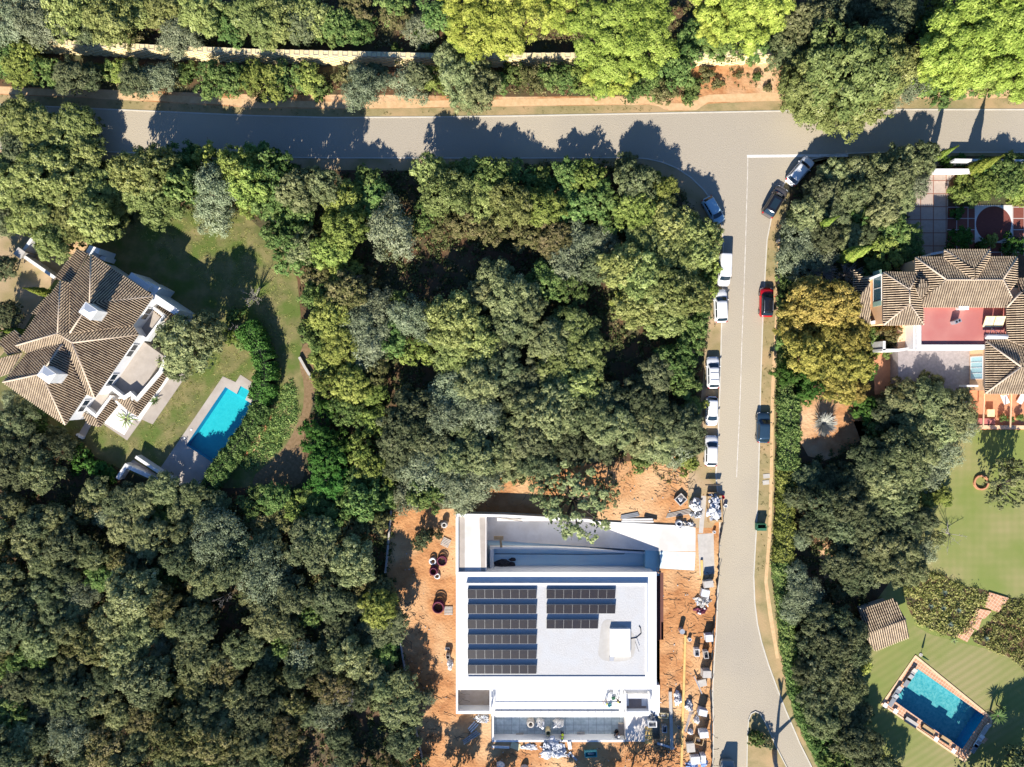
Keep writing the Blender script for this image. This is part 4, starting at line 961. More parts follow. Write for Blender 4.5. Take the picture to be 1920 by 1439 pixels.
# bins and street things
def skipbin(px, py, label, mt, sx=1.25, sy=.95, h=1.1):
    t = thing('waste_container', label, 'waste container', W(px, py)); mb = LMB(); q1 = [(-sx/2, -sy/2), (sx/2, -sy/2), (sx/2, sy/2), (-sx/2, sy/2)]
    mb.ring(q1, [(a*.86, b*.82) for a, b in q1], .15, h); mb.box((0, 0, .2), (sx*.9, sy*.9, .1)); mb.build('body', mt, t)
    mb = LMB(); mb.box((0, -sy*.30, h+.03), (sx*1.02, sy*.35, .06)); mb.build('lid', mt, t)
    for a in (-1, 1):
        mb = LMB(); mb.box((a*(sx/2+.05), 0, h-.12), (.12, .2, .08)); mb.build('handle', mt, t)
    mb = LMB(); mb.blob((0, .12, .3), (sx*.7, sy*.55, .55), 2); mb.build('rubbish', M['soil'], t)
skipbin(1423, 986, 'green waste container with handles on the verge across the road', M['green'])
for i, (x, y) in enumerate([(1457.5, 521), (1457, 531)]):
    t = thing('wheelie_bin', ['dark wheelie bin against the hedge, upper of the pair above the red car', 'dark wheelie bin against the hedge, lower of the pair above the red car'][i], 'bin', W(x, y, .01), 0, 'dark wheelie bins beside the hedge')
    mb = LMB(); mb.cyl((0, 0, 0), .23, 1.0, 16, 0, .30); mb.build('body', M['black'], t); mb = LMB(); mb.cyl((0, 0, 1.0), .32, .07, 16, 0, .26); mb.build('lid', M['black'], t)
t = thing('bollard', 'short grey post standing at the hedge foot above the wheelie bins', 'post', W(1457.5, 453)); mb = LMB(); mb.cyl((0, 0, 0), .22, .9, 12, 0, .18); mb.build('post', M['concrete'], t)
mb = LMB(); mb.blob((0, 0, .9), (.36, .36, .12), 1, 0.02, 12, 5, 0, True); mb.build('cap', M['concrete'], t)
for x, y, l in ((1437, 893, 'upper'), (1436, 905, 'lower')):
    mb = MB(); c = W(x, y); mb.box((c.x, c.y, .03), (.9, .6, .05), .1); tag(mb.build('manhole_cover', M['concrete']), f'{l} pinkish concrete cover slab on the verge right of the side road', 'cover slab')

# ---------------------------------------------------------------- building site clutter
def boxpile(px, py, label, kind, sx, sy, h, rz=0, top='plastic', name='pallet_stack', z=0.0, cat=None):
    t = thing(name, label, cat or kind, W(px, py, z), rz)
    mb = LMB()
    for k in (-1, 0, 1): mb.box((k*sx*.42, 0, .05), (.09, sy, .09))
    for k in range(6): mb.box((0, -sy/2+sy*(k+.5)/6, .115), (sx, sy/6*.7, .03))
    mb.build('pallet', M['wood'], t)
    mb = LMB(); r_ = random.Random(int(px*7+py)); nl = max(1, int(h/.28))
    for k in range(nl):
        mb.box((r_.uniform(-.03, .03), r_.uniform(-.03, .03), .14+h*(k+.5)/nl), (sx*.94*r_.uniform(.92, 1), sy*.94*r_.uniform(.92, 1), h/nl-.015), r_.uniform(-.04, .04))
    mb.build('load', M[top], t)
    return t
for a in [(1325, 1092, 'pallet of white wrapped blocks by the pale landing, topmost of the row', 1.4, 1.0, 1.0, .15), (1320, 1110, 'low pallet of white and glass sheets under the topmost wrapped pallet', 1.3, 1.1, .6, -.2),
          (1326, 1192, 'pallet with a crumpled white cover next to the net, above two small crates', 1.1, 1.0, .9, .1), (1321, 1258, 'striped white block pallet right below the small crates', 1.25, 1.1, 1.2, 0),
          (1315, 1279, 'flat greyish slab pallet just under the striped block pallet', 1.3, 1.0, .35, .2), (1314, 1330, 'grey topped pallet with a white front edge beside the net shadow', 1.25, .95, 1.0, -.25),
          (1316, 1370, 'white fronted pallet stack level with the leaning poles', 1.3, .9, 1.1, .05), (1293, 1398, 'purple grey sheeted pallet beside the long yellow beam', 1.2, 1.4, .5, .1),
          (1301, 1420, 'brownish pallet with a white lower face, below the purple grey one', 1.3, 1.1, .8, .12), (1315, 1416, 'narrow tall white stack right of the brownish pallet', .7, 1.2, 1.0, 0)]:
    boxpile(a[0], a[1], a[2], 'pallet stack', a[3], a[4], a[5], a[6], rnd.choice(['plastic', 'bag', 'plastic', 'concrete']) if 'white' in a[2] else 'concrete')
def crate(px, py, label, sx, sy, h, mt='wood', rz=0, z=0):
    t = thing('crate', label, 'crate', W(px, py, z), rz); q1 = [(-sx/2, -sy/2), (sx/2, -sy/2), (sx/2, sy/2), (-sx/2, sy/2)]
    mb = LMB(); mb.ring(q1, [(a*.84, b*.84) for a, b in q1], 0, h); mb.box((0, 0, .05), (sx*.9, sy*.9, .08)); mb.build('box', M[mt], t)
    mb = LMB(); mb.blob((0, 0, .1), (sx*.6, sy*.6, h*.6), 4); mb.build('contents', M['steel'], t); return t
crate(1304, 1220, 'small white and grey crate standing left of its darker twin', .65, 1.0, .9, 'whitew'); crate(1321, 1224, 'small pale crate with green rubbish right of its twin', .6, 1.0, .9, 'concrete', .1)
crate(1308, 1385, 'tan cardboard like crate tilted between dark gaps', 1.2, .95, .8, 'wood', -.25); crate(1221, 1353, 'white box at the house corner above the timber boards', 1.2, .8, .9, 'white', 0)
crate(1243, 1340, 'small cream edged tray beside the grey steel beam', 1.3, .7, .4, 'cream', -.1); crate(1244, 1363, 'small grey bucket crate left of the grey steel beam', .6, .9, .8, 'steel', 0)
crate(839, 1215, 'tiny grey box against the white house wall', .6, .3, .4, 'steel'); crate(841, 1228, 'small grey box above the white sack', .5, .5, .9, 'concrete', .3)
crate(1275, 936, 'open grey rectangular mixing tub on the dirt', 1.3, 1.25, .5, 'concrete', .75)
crate(1107, 1411, 'long teal trough in the shaded dirt below the pool', 1.7, .75, .6, 'teal', .05)
def heap(px, py, label, sx, sy, h, mt, seed=1, z=0.0, name='rubble_heap', cat='heap', amp=.28, extra=0, rz=0):
    t = thing(name, label, cat, W(px, py, z), rz); mb = LMB(); mb.blob((0, 0, 0), (sx, sy, h), seed, amp, 26, 12); mb.build('heap', M[mt], t)
    r_ = random.Random(seed)
    if extra:
        mb = LMB()
        for _ in range(extra):
            mb.box((r_.uniform(-.42, .42)*sx, r_.uniform(-.42, .42)*sy, h*r_.uniform(.5, 1.0)), (r_.uniform(.15, .6), r_.uniform(.08, .3), r_.uniform(.03, .15)), r_.uniform(0, 3), 0, (r_.uniform(-.7, .7), r_.uniform(-.5, .5)))
        mb.build('scraps', M['plastic'] if mt != 'steel' else M['white'], t)
    return t
t = crate(1338, 953, 'open skip heaped with crumpled white and grey debris', 1.9, 3.6, .9, 'wood', .05); tag(t, None, 'skip'); t.name = 'debris_skip'
heap(1338, 953, 'mound of crumpled white and grey wrapping piled inside the open skip', 1.6, 3.3, .9, 'plastic', 11, .5, 'debris_heap', 'debris', .35, 40)
heap(1303, 946, 'big bulging white and blue bag beside the open skip', 1.5, 1.9, 1.3, 'bag', 5, 0, 'bulk_bag', 'bag', .15, 8)
heap(1305, 965, 'dark scrap bundle under the big white and blue bag', 1.6, .8, .4, 'grey', 6, 0, 'scrap_heap', 'heap', .3, 8)
heap(1270, 1308, 'stack of plump white sacks beside the yellow beam', 1.0, 2.0, .8, 'bag', 8, 0, 'sack_pile', 'sacks', .2)
heap(1291, 1322, 'crumpled white sacks right of the yellow beam', 1.0, 1.4, .6, 'bag', 9, 0, 'sack_pile', 'sacks', .3, 4)
heap(1306, 1349, 'small white bag between the poles and the shaded pallet', .8, 1.0, .6, 'bag', 10, 0, 'bulk_bag', 'bag', .15)
heap(1294, 1371, 'round white bag left of the leaning pole bundle', .8, .8, .6, 'bag', 12, 0, 'bulk_bag', 'bag', .12)
heap(1296, 1436, 'bright blue crumpled tarpaulin heap at the lower edge, left one', 1.6, 1.2, .4, 'blueplastic', 13, 0, 'tarpaulin', 'tarpaulin', .25)
heap(1319, 1430, 'bright blue tarpaulin against the net, right one', 1.0, 1.2, .3, 'blueplastic', 14, 0, 'tarpaulin', 'tarpaulin', .25)
heap(844, 1246, 'white cement sacks leaning near the house west wall', .8, 1.5, .5, 'bag', 15, 0, 'sack_pile', 'sacks', .2)
heap(1036, 1404, 'large glittering heap of crumpled white plastic film below the pool wall', 3.0, 2.4, .7, 'plastic', 16, 0, 'debris_heap', 'debris', .4, 90)
heap(992, 1401, 'flat strip of white debris left of the large plastic heap', 2.2, .7, .2, 'bag', 17, 0, 'debris_heap', 'debris', .3, 10)
heap(938, 1434, 'round pale bulk bag in shade at the bottom edge', 1.1, 1.0, .9, 'bag', 18, 0, 'bulk_bag', 'bag', .1)
heap(983, 1438, 'cut off pale box shaped bag at the bottom edge right of the round bag', 1.1, .7, .8, 'concrete', 19, 0, 'bulk_bag', 'bag', .05)
heap(1222, 1340, 'dark and lilac bundle of bags at the house corner', 1.0, 1.6, .6, 'grey', 20, 0, 'sack_pile', 'sacks', .25)
heap(1283, 984, 'pale rubble scattered beside the cable spool', 2.4, .9, .3, 'concrete', 21, 0, 'rubble_heap', 'heap', .4, 12)
heap(1316, 1128, 'broken white blocks scattered under the low sheet pallet', 1.9, 1.2, .35, 'concrete', 22, 0, 'rubble_heap', 'heap', .4, 14)
heap(1313, 1145, 'dark clods and white scraps near the net, above the steel rods', 1.5, .9, .25, 'maroon', 23, 0, 'rubble_heap', 'heap', .4, 4)
heap(904, 1347, 'white rubble around a round tub at the pool corner', 2.0, 1.0, .35, 'concrete', 24, 0, 'rubble_heap', 'heap', .3, 20)
heap(1062, 1413, 'scatter of small pale offcuts in shade right of the plastic heap', 1.4, 1.0, .12, 'soil', 25, 0, 'rubble_heap', 'heap', .3, 12)
def beam(px0, py0, px1, py1, label, w, h, mt, z=0.0, n=1, name='timber_beam', cat='beam', gap=.25):
    a, b = W(px0, py0, z), W(px1, py1, z); c = (a+b)/2; t = thing(name, label, cat, c); d = b-a; rz = math.atan2(d.y, d.x); nn = Vector((-d.y, d.x, 0)).normalized()
    for k in range(n):
        mb = LMB(); o_ = nn*(k-(n-1)/2)*gap; mb.box((o_.x, o_.y, h/2+.004*k), (d.length*(1-.05*k), w, h), rz + .015*(k-(n-1)/2)); mb.build('bar' if n > 1 else 'length', M[mt], t)
    return t
beam(1284, 1190, 1276, 1460, 'very long yellow formwork beam running down the orange strip', .30, .35, 'formwork'); beam(1256, 1296, 1259, 1404, 'thick grey steel beam lying between house and yellow beam', .42, .30, 'concrete')
beam(1315, 1050, 1316, 1088, 'short bright yellow beam standing by the landing edge', .28, .25, 'formwork'); beam(1232, 1393, 1264, 1403, 'pale aluminium profile slanting below the grey steel beam', .3, .15, 'steel')
beam(868, 1393, 898, 1372, 'pair of long pale poles slanting across the dirt', .09, .09, 'steel', n=3, name='pole_bundle', cat='poles'); beam(880, 1370, 894, 1355, 'short bundle of white profiles above the slanting poles', .14, .12, 'whitew', n=3, name='pole_bundle', cat='poles', gap=.3)
beam(1284, 1374, 1297, 1330, 'bundle of thin leaning steel poles by the shaded pallets', .05, .05, 'steel', n=4, name='pole_bundle', cat='poles', gap=.1)
beam(1163, 970, 1198, 964, 'dark steel profiles stacked along the ramp wall, left bundle', .16, .12, 'grey', n=3, name='profile_stack', cat='profiles', gap=.2); beam(1165, 976, 1225, 976, 'long white profiles on the ramp wall', .22, .14, 'whitew', n=2, name='profile_stack', cat='profiles', gap=.3)
beam(1208, 966, 1232, 972, 'short dark profiles on the ramp wall, right bundle', .16, .14, 'black', n=2, name='profile_stack', cat='profiles', gap=.25); beam(1248, 968, 1298, 958, 'long pale battens beside the big bag', .08, .08, 'concrete', n=4, name='pole_bundle', cat='poles', gap=.18)
beam(1322, 909, 1350, 909, 'dark horizontal timber of the site barrier', .12, .5, 'bark', .5); beam(1326, 924, 1346, 924, 'lower timber of the site barrier above the skip', .16, .4, 'wood', .3)
beam(1301, 1268, 1316, 1301, 'grey steel bar leaning over the shaded pallets', .12, .12, 'steel', .4); beam(1240, 1318, 1216, 1306, 'thin white pole beside the terrace corner', .08, .08, 'white', .2)
for i in range(4): beam(1209, 1366+i*8.5, 1223, 1366+i*8.5, f'tan timber board at the pool end, {ordn[i]} from the top of four', .5, .08, 'formwork', .02, name='timber_board', cat='board')['group'] = 'timber boards at the pool end'
beam(1067, 1391, 1069, 1405, 'pale plank bridging the pool wall onto the dirt', .5, .06, 'whitew', .18, name='timber_board', cat='board'); beam(1070, 1414, 1082, 1426, 'pale grey slat in the shade near the teal trough', .28, .06, 'steel', name='timber_board', cat='board')
beam(922, 1400, 955, 1401, 'white kerb strip below the pool wall corner', .3, .15, 'whitew'); beam(958, 1396, 975, 1402, 'cream board below the green vested worker', .9, .06, 'cream', name='timber_board', cat='board')
beam(930, 969, 980, 976, 'rusty rods lying on the court wall top', .06, .06, 'bark', .6, n=3, name='pole_bundle', cat='poles', gap=.12)
def coil(px, py, label, r, t_, mt, n=4, z=0.0, name='pipe_coil', cat='coil'):
    o_ = thing(name, label, cat, W(px, py, z))
    for k in range(n):
        mb = LMB(); mb.torus((.05*math.sin(k*2), .05*math.cos(k*3), t_+t_*1.7*k), r*(1-.07*(k % 2)), t_, 22, 6, 0, .06*math.sin(k)); mb.build('loop', M[mt], o_)
    return o_
coil(812, 1052, 'white coiled pipe ring left of the maroon coil', .42, .09, 'whitew', 3); coil(829, 1051, 'loose maroon pipe coil with a trailing end near the house', .62, .07, 'maroon', 5); coil(814, 1069, 'tight dark maroon pipe coil below the white ring', .5, .08, 'maroon', 6)
coil(820, 1080, 'white hose ring under the dark maroon coil', .35, .06, 'whitew', 3); coil(823, 1136, 'big maroon and black pipe coil by the slatted pallet', .75, .08, 'maroon', 7); coil(834, 982, 'pale round tub near the court wall', .34, .12, 'concrete', 4, 0, 'round_tub', 'tub')
coil(1272, 981, 'grey cable spool by the ramp wall end', .38, .12, 'steel', 3, 0, 'cable_spool', 'spool')
def pallet(px, py, label, rz, z=0):
    t = thing('pallet', label, 'pallet', W(px, py, z), rz)
    for k in range(6): mb = LMB(); mb.box((0, -.5+.2*k, .13), (1.15, .13, .025)); mb.build('slat', M['concrete'], t)
    for k in (-1, 0, 1): mb = LMB(); mb.box((k*.5, 0, .06), (.1, 1.1, .1)); mb.build('bearer', M['wood'], t)
pallet(836, 1017, 'empty slatted pallet near the court wall', R(-25)); pallet(841, 1145, 'empty slatted pallet touching the house wall beside the big coil', 0)
t = thing('barrel', 'grey barrel standing on the orange strip with a round shadow', 'barrel', W(1276, 1180)); mb = LMB(); mb.cyl((0, 0, 0), .34, .95, 20); mb.build('drum', M['steel'], t); mb = LMB(); mb.cyl((0, 0, .95), .36, .04, 20); mb.build('lid', M['steel'], t)
for x, y, l, mt, r_ in ((1354, 932, 'red bucket beside the skip on the road edge', 'red', .24), (1359, 948, 'white bucket just below the red bucket', 'white', .26), (1338, 997, 'small white bucket by the net start', 'white', .2), (1272, 1362, 'dark bucket left of the yellow beam', 'grey', .22),
                        (1292, 1198, 'white bent channel piece at the yellow beam top', 'white', .25), (1156, 1371, 'black bucket in the unfinished pool', 'black', .26)):
    t = thing('bucket', l, 'bucket', W(x, y, -1.6 if 'pool' in l else .0)); mb = LMB(); q1 = [(math.cos(a*.524)*r_, math.sin(a*.524)*r_) for a in range(12)]; mb.ring(q1, [(a*.85, b*.85) for a, b in q1], 0, .42); mb.cyl((0, 0, .02), r_*.9, .2, 12); mb.build('pail', M[mt], t)
    mb = LMB(); mb.torus((0, 0, .42), r_*.95, .02, 14, 5); mb.build('rim', M[mt], t)
# unfinished pool contents
for x, y, l, s_ in ((1013, 1352, 'white bulk bag with rolled top, left of two on the pool ledge', 1.1), (1047, 1353, 'wide white bulk bag, right of two on the pool ledge', 1.5)):
    heap(x, y, l, s_, 1.0, 1.5, 'bag', int(x), -1.6, 'bulk_bag', 'bag', .12, 5)
coil(995, 1352, 'round cement mixer drum at the pool ledge left end', .40, .14, 'concrete', 4, -1.6, 'mixer_drum', 'mixer'); 
t = thing('concrete_pipe', 'upright pale pipe section in the unfinished pool', 'pipe', W(1027, 1367, -1.6)); mb = LMB(); q1 = [(math.cos(a*.393)*.38, math.sin(a*.393)*.38) for a in range(16)]; mb.ring(q1, [(a*.75, b*.75) for a, b in q1], 0, 1.3); mb.build('shell', M['cream'], t)
for i, (x, y, rz) in enumerate([(975, 1380, .1), (1089, 1378, .0), (941, 1386, 0), (955, 1386, 0)]):
    t = thing('loose_slab', ['tilted pale slab leaning by the green vested worker', 'pale square slab lying in the pool middle', 'glassy slab at the left pool edge, outer one', 'glassy slab at the left pool edge, inner one'][i], 'slab', W(x, y, -1.6), rz); mb = LMB(); mb.box((0, 0, .12), (1.05, .95 if i < 2 else .5, .08), 0, 0, (.12, .05)); mb.build('plate', M['concrete'] if i < 2 else M['aqua'], t)
# wind break net along the street side
nt_ = thing('windbreak_net', 'sagging dark net fence along the site edge of the side road', 'net fence', W(1338, 1200))
pl = [(1354, 978), (1350, 1000), (1346, 1020), (1345, 1050), (1346, 1075), (1341, 1110), (1340, 1140), (1336, 1180), (1334, 1215), (1334, 1250), (1331, 1290), (1332, 1330), (1332, 1370), (1333, 1410), (1332, 1450)]
mb = MB(); vs_ = []; nn_ = 0; q_ = [W(*p) for p in pl]; r_ = random.Random(4); cur = []
for i in range(len(q_)-1):
    for k in range(5):
        p = q_[i].lerp(q_[i+1], k/5); sag = abs(k/5-.4)
        for zf, off in ((.0, .25), (.35, .05), (.7, -.12), (1.0, -.05-.35*r_.random())):
            vs_.append((p.x+off*1.0+r_.uniform(-.05, .05), p.y, .03+zf*(.95+.3*sag))); 
        nn_ += 1
mb.add(vs_, [(i*4+j, (i+1)*4+j, (i+1)*4+j+1, i*4+j+1) for i in range(nn_-1) for j in range(3)], 0, True); mb.build('net', M['net'], nt_)
for p in q_[::2]: mb = MB(); mb.tube([(p.x, p.y, 0), (p.x+.05, p.y, 1.35)], .035, 6); mb.build('post', M['steel'], nt_)
fn = thing('site_fence', 'low concrete edging along the forest side of the building site', 'fence', W(735, 1150))
wring('edging', [(733, 960), (724, 1060), (722, 1075)], .25, 0, .5, M['concrete'], fn); wring('edging', [(745, 1170), (757, 1250), (768, 1310), (776, 1360), (794, 1439)], .12, 0, .9, M['grey'], fn)
# steel rods and debris strewn on the soil
mb = MB(); r_ = random.Random(12)
def strew(mb, poly_box, n, lo, hi, rad):
    for _ in range(n):
        x = r_.uniform(poly_box[0], poly_box[2]); y = r_.uniform(poly_box[1], poly_box[3]); a = r_.uniform(-.7, .5) + (math.pi/2 if r_.random() < .15 else 0); L = r_.uniform(lo, hi)
        p = W(x, y); pts = []
        for k in range(4): pts.append((p.x+math.cos(a)*L*k/3, p.y+math.sin(a)*L*k/3+r_.uniform(-.05, .05)*L, .02+.03*(k % 2))); a += r_.uniform(-.35, .35)
        mb.tube(pts, rad*r_.uniform(.6, 1.3), 4)
strew(mb, (1240, 1072, 1325, 1300), 90, .3, 1.6, .022); strew(mb, (742, 1130, 800, 1300), 60, .3, 1.3, .025); strew(mb, (1240, 1300, 1340, 1439), 60, .3, 1.2, .022); strew(mb, (1200, 1395, 1290, 1439), 60, .4, 1.6, .03); strew(mb, (760, 1300, 900, 1420), 60, .3, 1.6, .025); strew(mb, (1225, 870, 1300, 930), 60, .3, 1.4, .025); strew(mb, (900, 900, 1200, 965), 40, .2, 1.0, .02)
strew(mb, (940, 1400, 1250, 1439), 40, .2, 1.0, .02)
tag(mb.build('twig_litter', M['bark']), 'brown sticks and roots strewn over the orange soil', 'litter', kind='stuff')
mb = MB()
for _ in range(420):
    x, y = r_.choice([(r_.uniform(1236, 1330), r_.uniform(1075, 1439)), (r_.uniform(745, 850), r_.uniform(990, 1400)), (r_.uniform(930, 1300), r_.uniform(1396, 1439)), (r_.uniform(1100, 1340), r_.uniform(870, 965))])
    if 855 < x < 920 and y < 1340: continue
    p = W(x, y); s_ = r_.uniform(.04, .16); mb.box((p.x, p.y, s_*.3), (s_, s_*r_.uniform(.5, 1.4), s_*.7), r_.uniform(0, 3), r_.choice([0, 0, 1]))
tag(mb.build('stone_litter', [M['earth'], M['concrete']]), 'small stones and clods scattered over the site soil', 'litter', kind='stuff')

# ---------------------------------------------------------------- people
def skin_obj(name, pts, edges, material, parent, sub=1):
    me = bpy.data.meshes.new(name); me.from_pydata([p[:3] for p in pts], edges, []); me.materials.append(material)
    o = bpy.data.objects.new(name, me); C.objects.link(o); o.parent = parent
    m_ = o.modifiers.new('skin', 'SKIN'); m_.use_smooth_shade = True
    for i, p in enumerate(pts): me.skin_vertices[0].data[i].radius = (p[3], p[3] if len(p) < 5 else p[4])
    me.skin_vertices[0].data[0].use_root = True
    s_ = o.modifiers.new('sub', 'SUBSURF'); s_.levels = sub; s_.render_levels = sub
    return o
def person(px, py, z, rz, label, vest, bend=.3, hat='hat', hold=None):
    t = thing('person', label, 'person', W(px, py, z), rz); B = bend
    hip = (0, 0, .92); ch = (0, B*.45, 1.32-B*.18); nk = (0, B*.62, 1.48-B*.28); hd = (0, B*.78+.03, 1.62-B*.34); tp = (0, B*.88+.03, 1.74-B*.38)
    pts = [(*hip, .14, .11), (*ch, .17, .12), (*nk, .06), (*hd, .085, .10), (*tp, .07)]; ed = [(0, 1), (1, 2), (2, 3), (3, 4)]
    arms = []
    for s_ in (-1, 1):
        i = len(pts); kx = s_*.10
        pts += [(kx*1.1, .02, .86, .085), (kx*1.3, .10, .48, .06), (kx*1.4, .02, .09, .042), (kx*1.5, .16, .04, .038)]; ed += [(0, i), (i, i+1), (i+1, i+2), (i+2, i+3)]
        j = len(pts); shx = (s_*.19, ch[1]+.02, ch[2]+.08); el = (s_*.27, ch[1]+.16, ch[2]-.18); wr = (s_*.20, ch[1]+.40, ch[2]-.26); pm = (s_*.18, ch[1]+.48, ch[2]-.27)
        pts += [(*shx, .06), (*el, .042), (*wr, .030), (*pm, .034)]; ed += [(1, j), (j, j+1), (j+1, j+2), (j+2, j+3)]; arms.append((shx, el, wr))
        for f_ in range(5):
            k = len(pts); a = (-.5+.25*f_)
            if f_ < 4: L_ = (.075, .085, .08, .062)[f_]; b0 = (pm[0]+.018*(f_-1.5), pm[1]+.05, pm[2]); b1 = (b0[0], b0[1]+L_*.55, b0[2]-.01); b2 = (b0[0], b0[1]+L_*.85, b0[2]-.04)
            else: b0 = (pm[0]-s_*.04, pm[1]+.005, pm[2]); b1 = (b0[0]-s_*.02, b0[1]+.03, b0[2]-.01); b2 = (b0[0]-s_*.02, b0[1]+.055, b0[2]-.025)
            pts += [(*b0, .010), (*b1, .009), (*b2, .008)]; ed += [(j+3, k), (k, k+1), (k+1, k+2)]
    bo = skin_obj('body', pts, ed, M['skin'], t)
    # nose, eyes, ears on the head
    mb = LMB(); mb.blob((0, hd[1]+.115, hd[2]-.01), (.03, .05, .03), 1, 0, 6, 4, 0, True, False); 
    for s_ in (-1, 1): mb.blob((s_*.098, hd[1], hd[2]-.01), (.02, .05, .06), 1, 0, 6, 4, 0, True, False)
    mb.build('face', M['skin'], t)
    skin_obj('vest', [(*hip, .175, .14), (*ch, .21, .155), (nk[0], nk[1]-.02, nk[2]-.04, .10)] + [(*arms[0][0], .085), (*arms[1][0], .085)], [(0, 1), (1, 2), (1, 3), (1, 4)], vest, t)
    skin_obj('trousers', [(0, 0, .90, .15, .125)] + [q for s_ in (-1, 1) for q in ((s_*.11, .02, .84, .10), (s_*.13, .10, .48, .078), (s_*.14, .03, .12, .065))], [(0, 1), (1, 2), (2, 3), (0, 4), (4, 5), (5, 6)], M['navy'], t)
    mb = LMB(); mb.blob((0, hd[1]-.005, hd[2]+.05), (.26, .29, .14), 1, 0, 16, 6, 0, True); mb.cyl((0, hd[1]+.03, hd[2]+.045), .165, .012, 18); mb.build('hard_hat' if hat else 'cap', M[hat], t)
    return t
person(1136, 1315, .4, R(35), 'worker bending in a yellow and grey vest, left of two on the white terrace', M['hiviz'], .55)
person(1157, 1311, .4, R(-30), 'worker in a bright yellow vest, right of two on the white terrace', M['hiviz'], .35, 'navy')
person(1054, 1370, -1.6, R(160), 'worker in a bright yellow vest standing in the unfinished pool', M['hiviz'], .35, 'hiviz')
person(968, 1388, -1.6, R(60), 'worker in a green vest crouching at the pool corner', M['hivizg'], .5, 'navy')
person(1233, 1071, 0, R(10), 'person in dark clothes standing at the white house corner', M['navy'], .3, 'black')
person(1152, 1374, -1.6, R(-60), 'person in grey clothes and white hat kneeling beside the shower pit', M['grey'], .5, 'hat')
for i, (x, y) in enumerate([(1146, 1298), (1150, 1309), (1143, 1322)]):
    t = thing('tool_box', ['grey tool box above the two terrace workers', 'green bucket sized tool box between the two terrace workers', 'small tool tray below the two terrace workers'][i], 'tool box', W(x, y, .4), .4*i); mb = LMB(); mb.box((0, 0, .14), (.5, .3, .28)); mb.build('box', M[['steel', 'green', 'teal'][i]], t); mb = LMB(); mb.tube([(-.15, 0, .28), (-.15, 0, .36), (.15, 0, .36), (.15, 0, .28)], .015, 5); mb.build('handle', M['black'], t)

# pool side furniture on the east deck
def lounger(px, py, rz, label, mt, long=1.9):
    t = thing('sun_lounger', label, 'sun lounger', W(px, py, .02), rz, 'sun loungers round the teal pool')
    mb = LMB(); mb.box((0, -.25, .32), (.62, long*.68, .09)); mb.build('mattress', M[mt], t); mb = LMB(); mb.box((0, long*.36, .36), (.62, long*.34, .09), 0, 0, (.25, 0)); mb.build('backrest', M[mt], t)
    for a in (-1, 1):
        for b in (-.8, .5): mb = LMB(); mb.box((a*.26, b, .15), (.05, .05, .30)); mb.build('leg', M['bark'], t)
    return t
lounger(1707, 1264, R(-33), 'pale sun lounger on the upper left pool edge, topmost', 'concrete'); lounger(1700, 1275, R(-33), 'grey lilac sun lounger on the left pool edge, second from the top', 'grey')
lounger(1679, 1297, R(-33), 'dark sun lounger on the left pool edge, third from the top', 'grey'); lounger(1672, 1312, R(-33), 'dark sun lounger at the left pool corner', 'grey')
lounger(1842, 1370, R(-33), 'long grey bench like lounger on the right pool edge', 'concrete', 2.6); lounger(1832, 1388, R(-33), 'white sun lounger on the lower right pool edge', 'white'); lounger(1826, 1399, R(-33), 'lilac sun lounger nearest the bottom right pool corner', 'grey')
def bench(px, py, rz, label, L, mt, back='bark'):
    t = thing('garden_bench', label, 'bench', W(px, py, .02), rz); mb = LMB(); mb.box((0, 0, .30), (L, .75, .1)); mb.build('seat', M[mt], t); mb = LMB(); mb.box((0, -.34, .42), (L, .08, .20)); mb.build('backrest', M[back], t)
    for a in (-1, 1):
        mb = LMB(); mb.box((a*(L/2-.1), 0, .125), (.1, .6, .25)); mb.build('leg', M['bark'], t)
bench(1706, 1353, R(-33), 'grey cushioned bench with dark brown back on the lower pool edge', 1.9, 'concrete'); bench(1738, 1367, R(-33), 'brown wooden bench in the middle of the lower pool edge', 1.9, 'wood'); bench(1770, 1386, R(-33), 'brown wooden bench nearer the bottom pool corner', 1.5, 'wood')
for x, y, l in ((1658, 1321, 'white cushion slab at the left pool corner'), (1677, 1332, 'white square side table on the lower pool edge, left end'), (1753, 1384, 'white rounded side table between the brown benches'), (1786, 1406, 'white square side table near the bottom pool corner')):
    t = thing('side_table', l, 'side table', W(x, y, .02), R(-33)); mb = LMB(); mb.box((0, 0, .30), (.6, .6, .05)); mb.build('table_top', M['white'], t); mb = LMB(); mb.cyl((0, 0, 0), .07, .28, 10); mb.build('pedestal', M['white'], t)
for x, y, l in ((1726, 1228, 'closed dark green parasol at the top pool corner'),):
    t = thing('parasol', l, 'parasol', W(x, y, 0)); mb = LMB(); mb.tube([(0, 0, 0), (0, 0, 1.9)], .03, 8); mb.build('pole', M['steel'], t); mb = LMB(); mb.cyl((0, 0, .7), .16, 1.15, 10, 0, .07); mb.build('canopy', M['green'], t); mb = LMB(); mb.cyl((0, 0, 0), .25, .08, 14); mb.build('base', M['concrete'], t)
sheet('patio', [(1838, 1377), (1853, 1386), (1845, 1395), (1832, 1387)], M['terracotta'], 3)
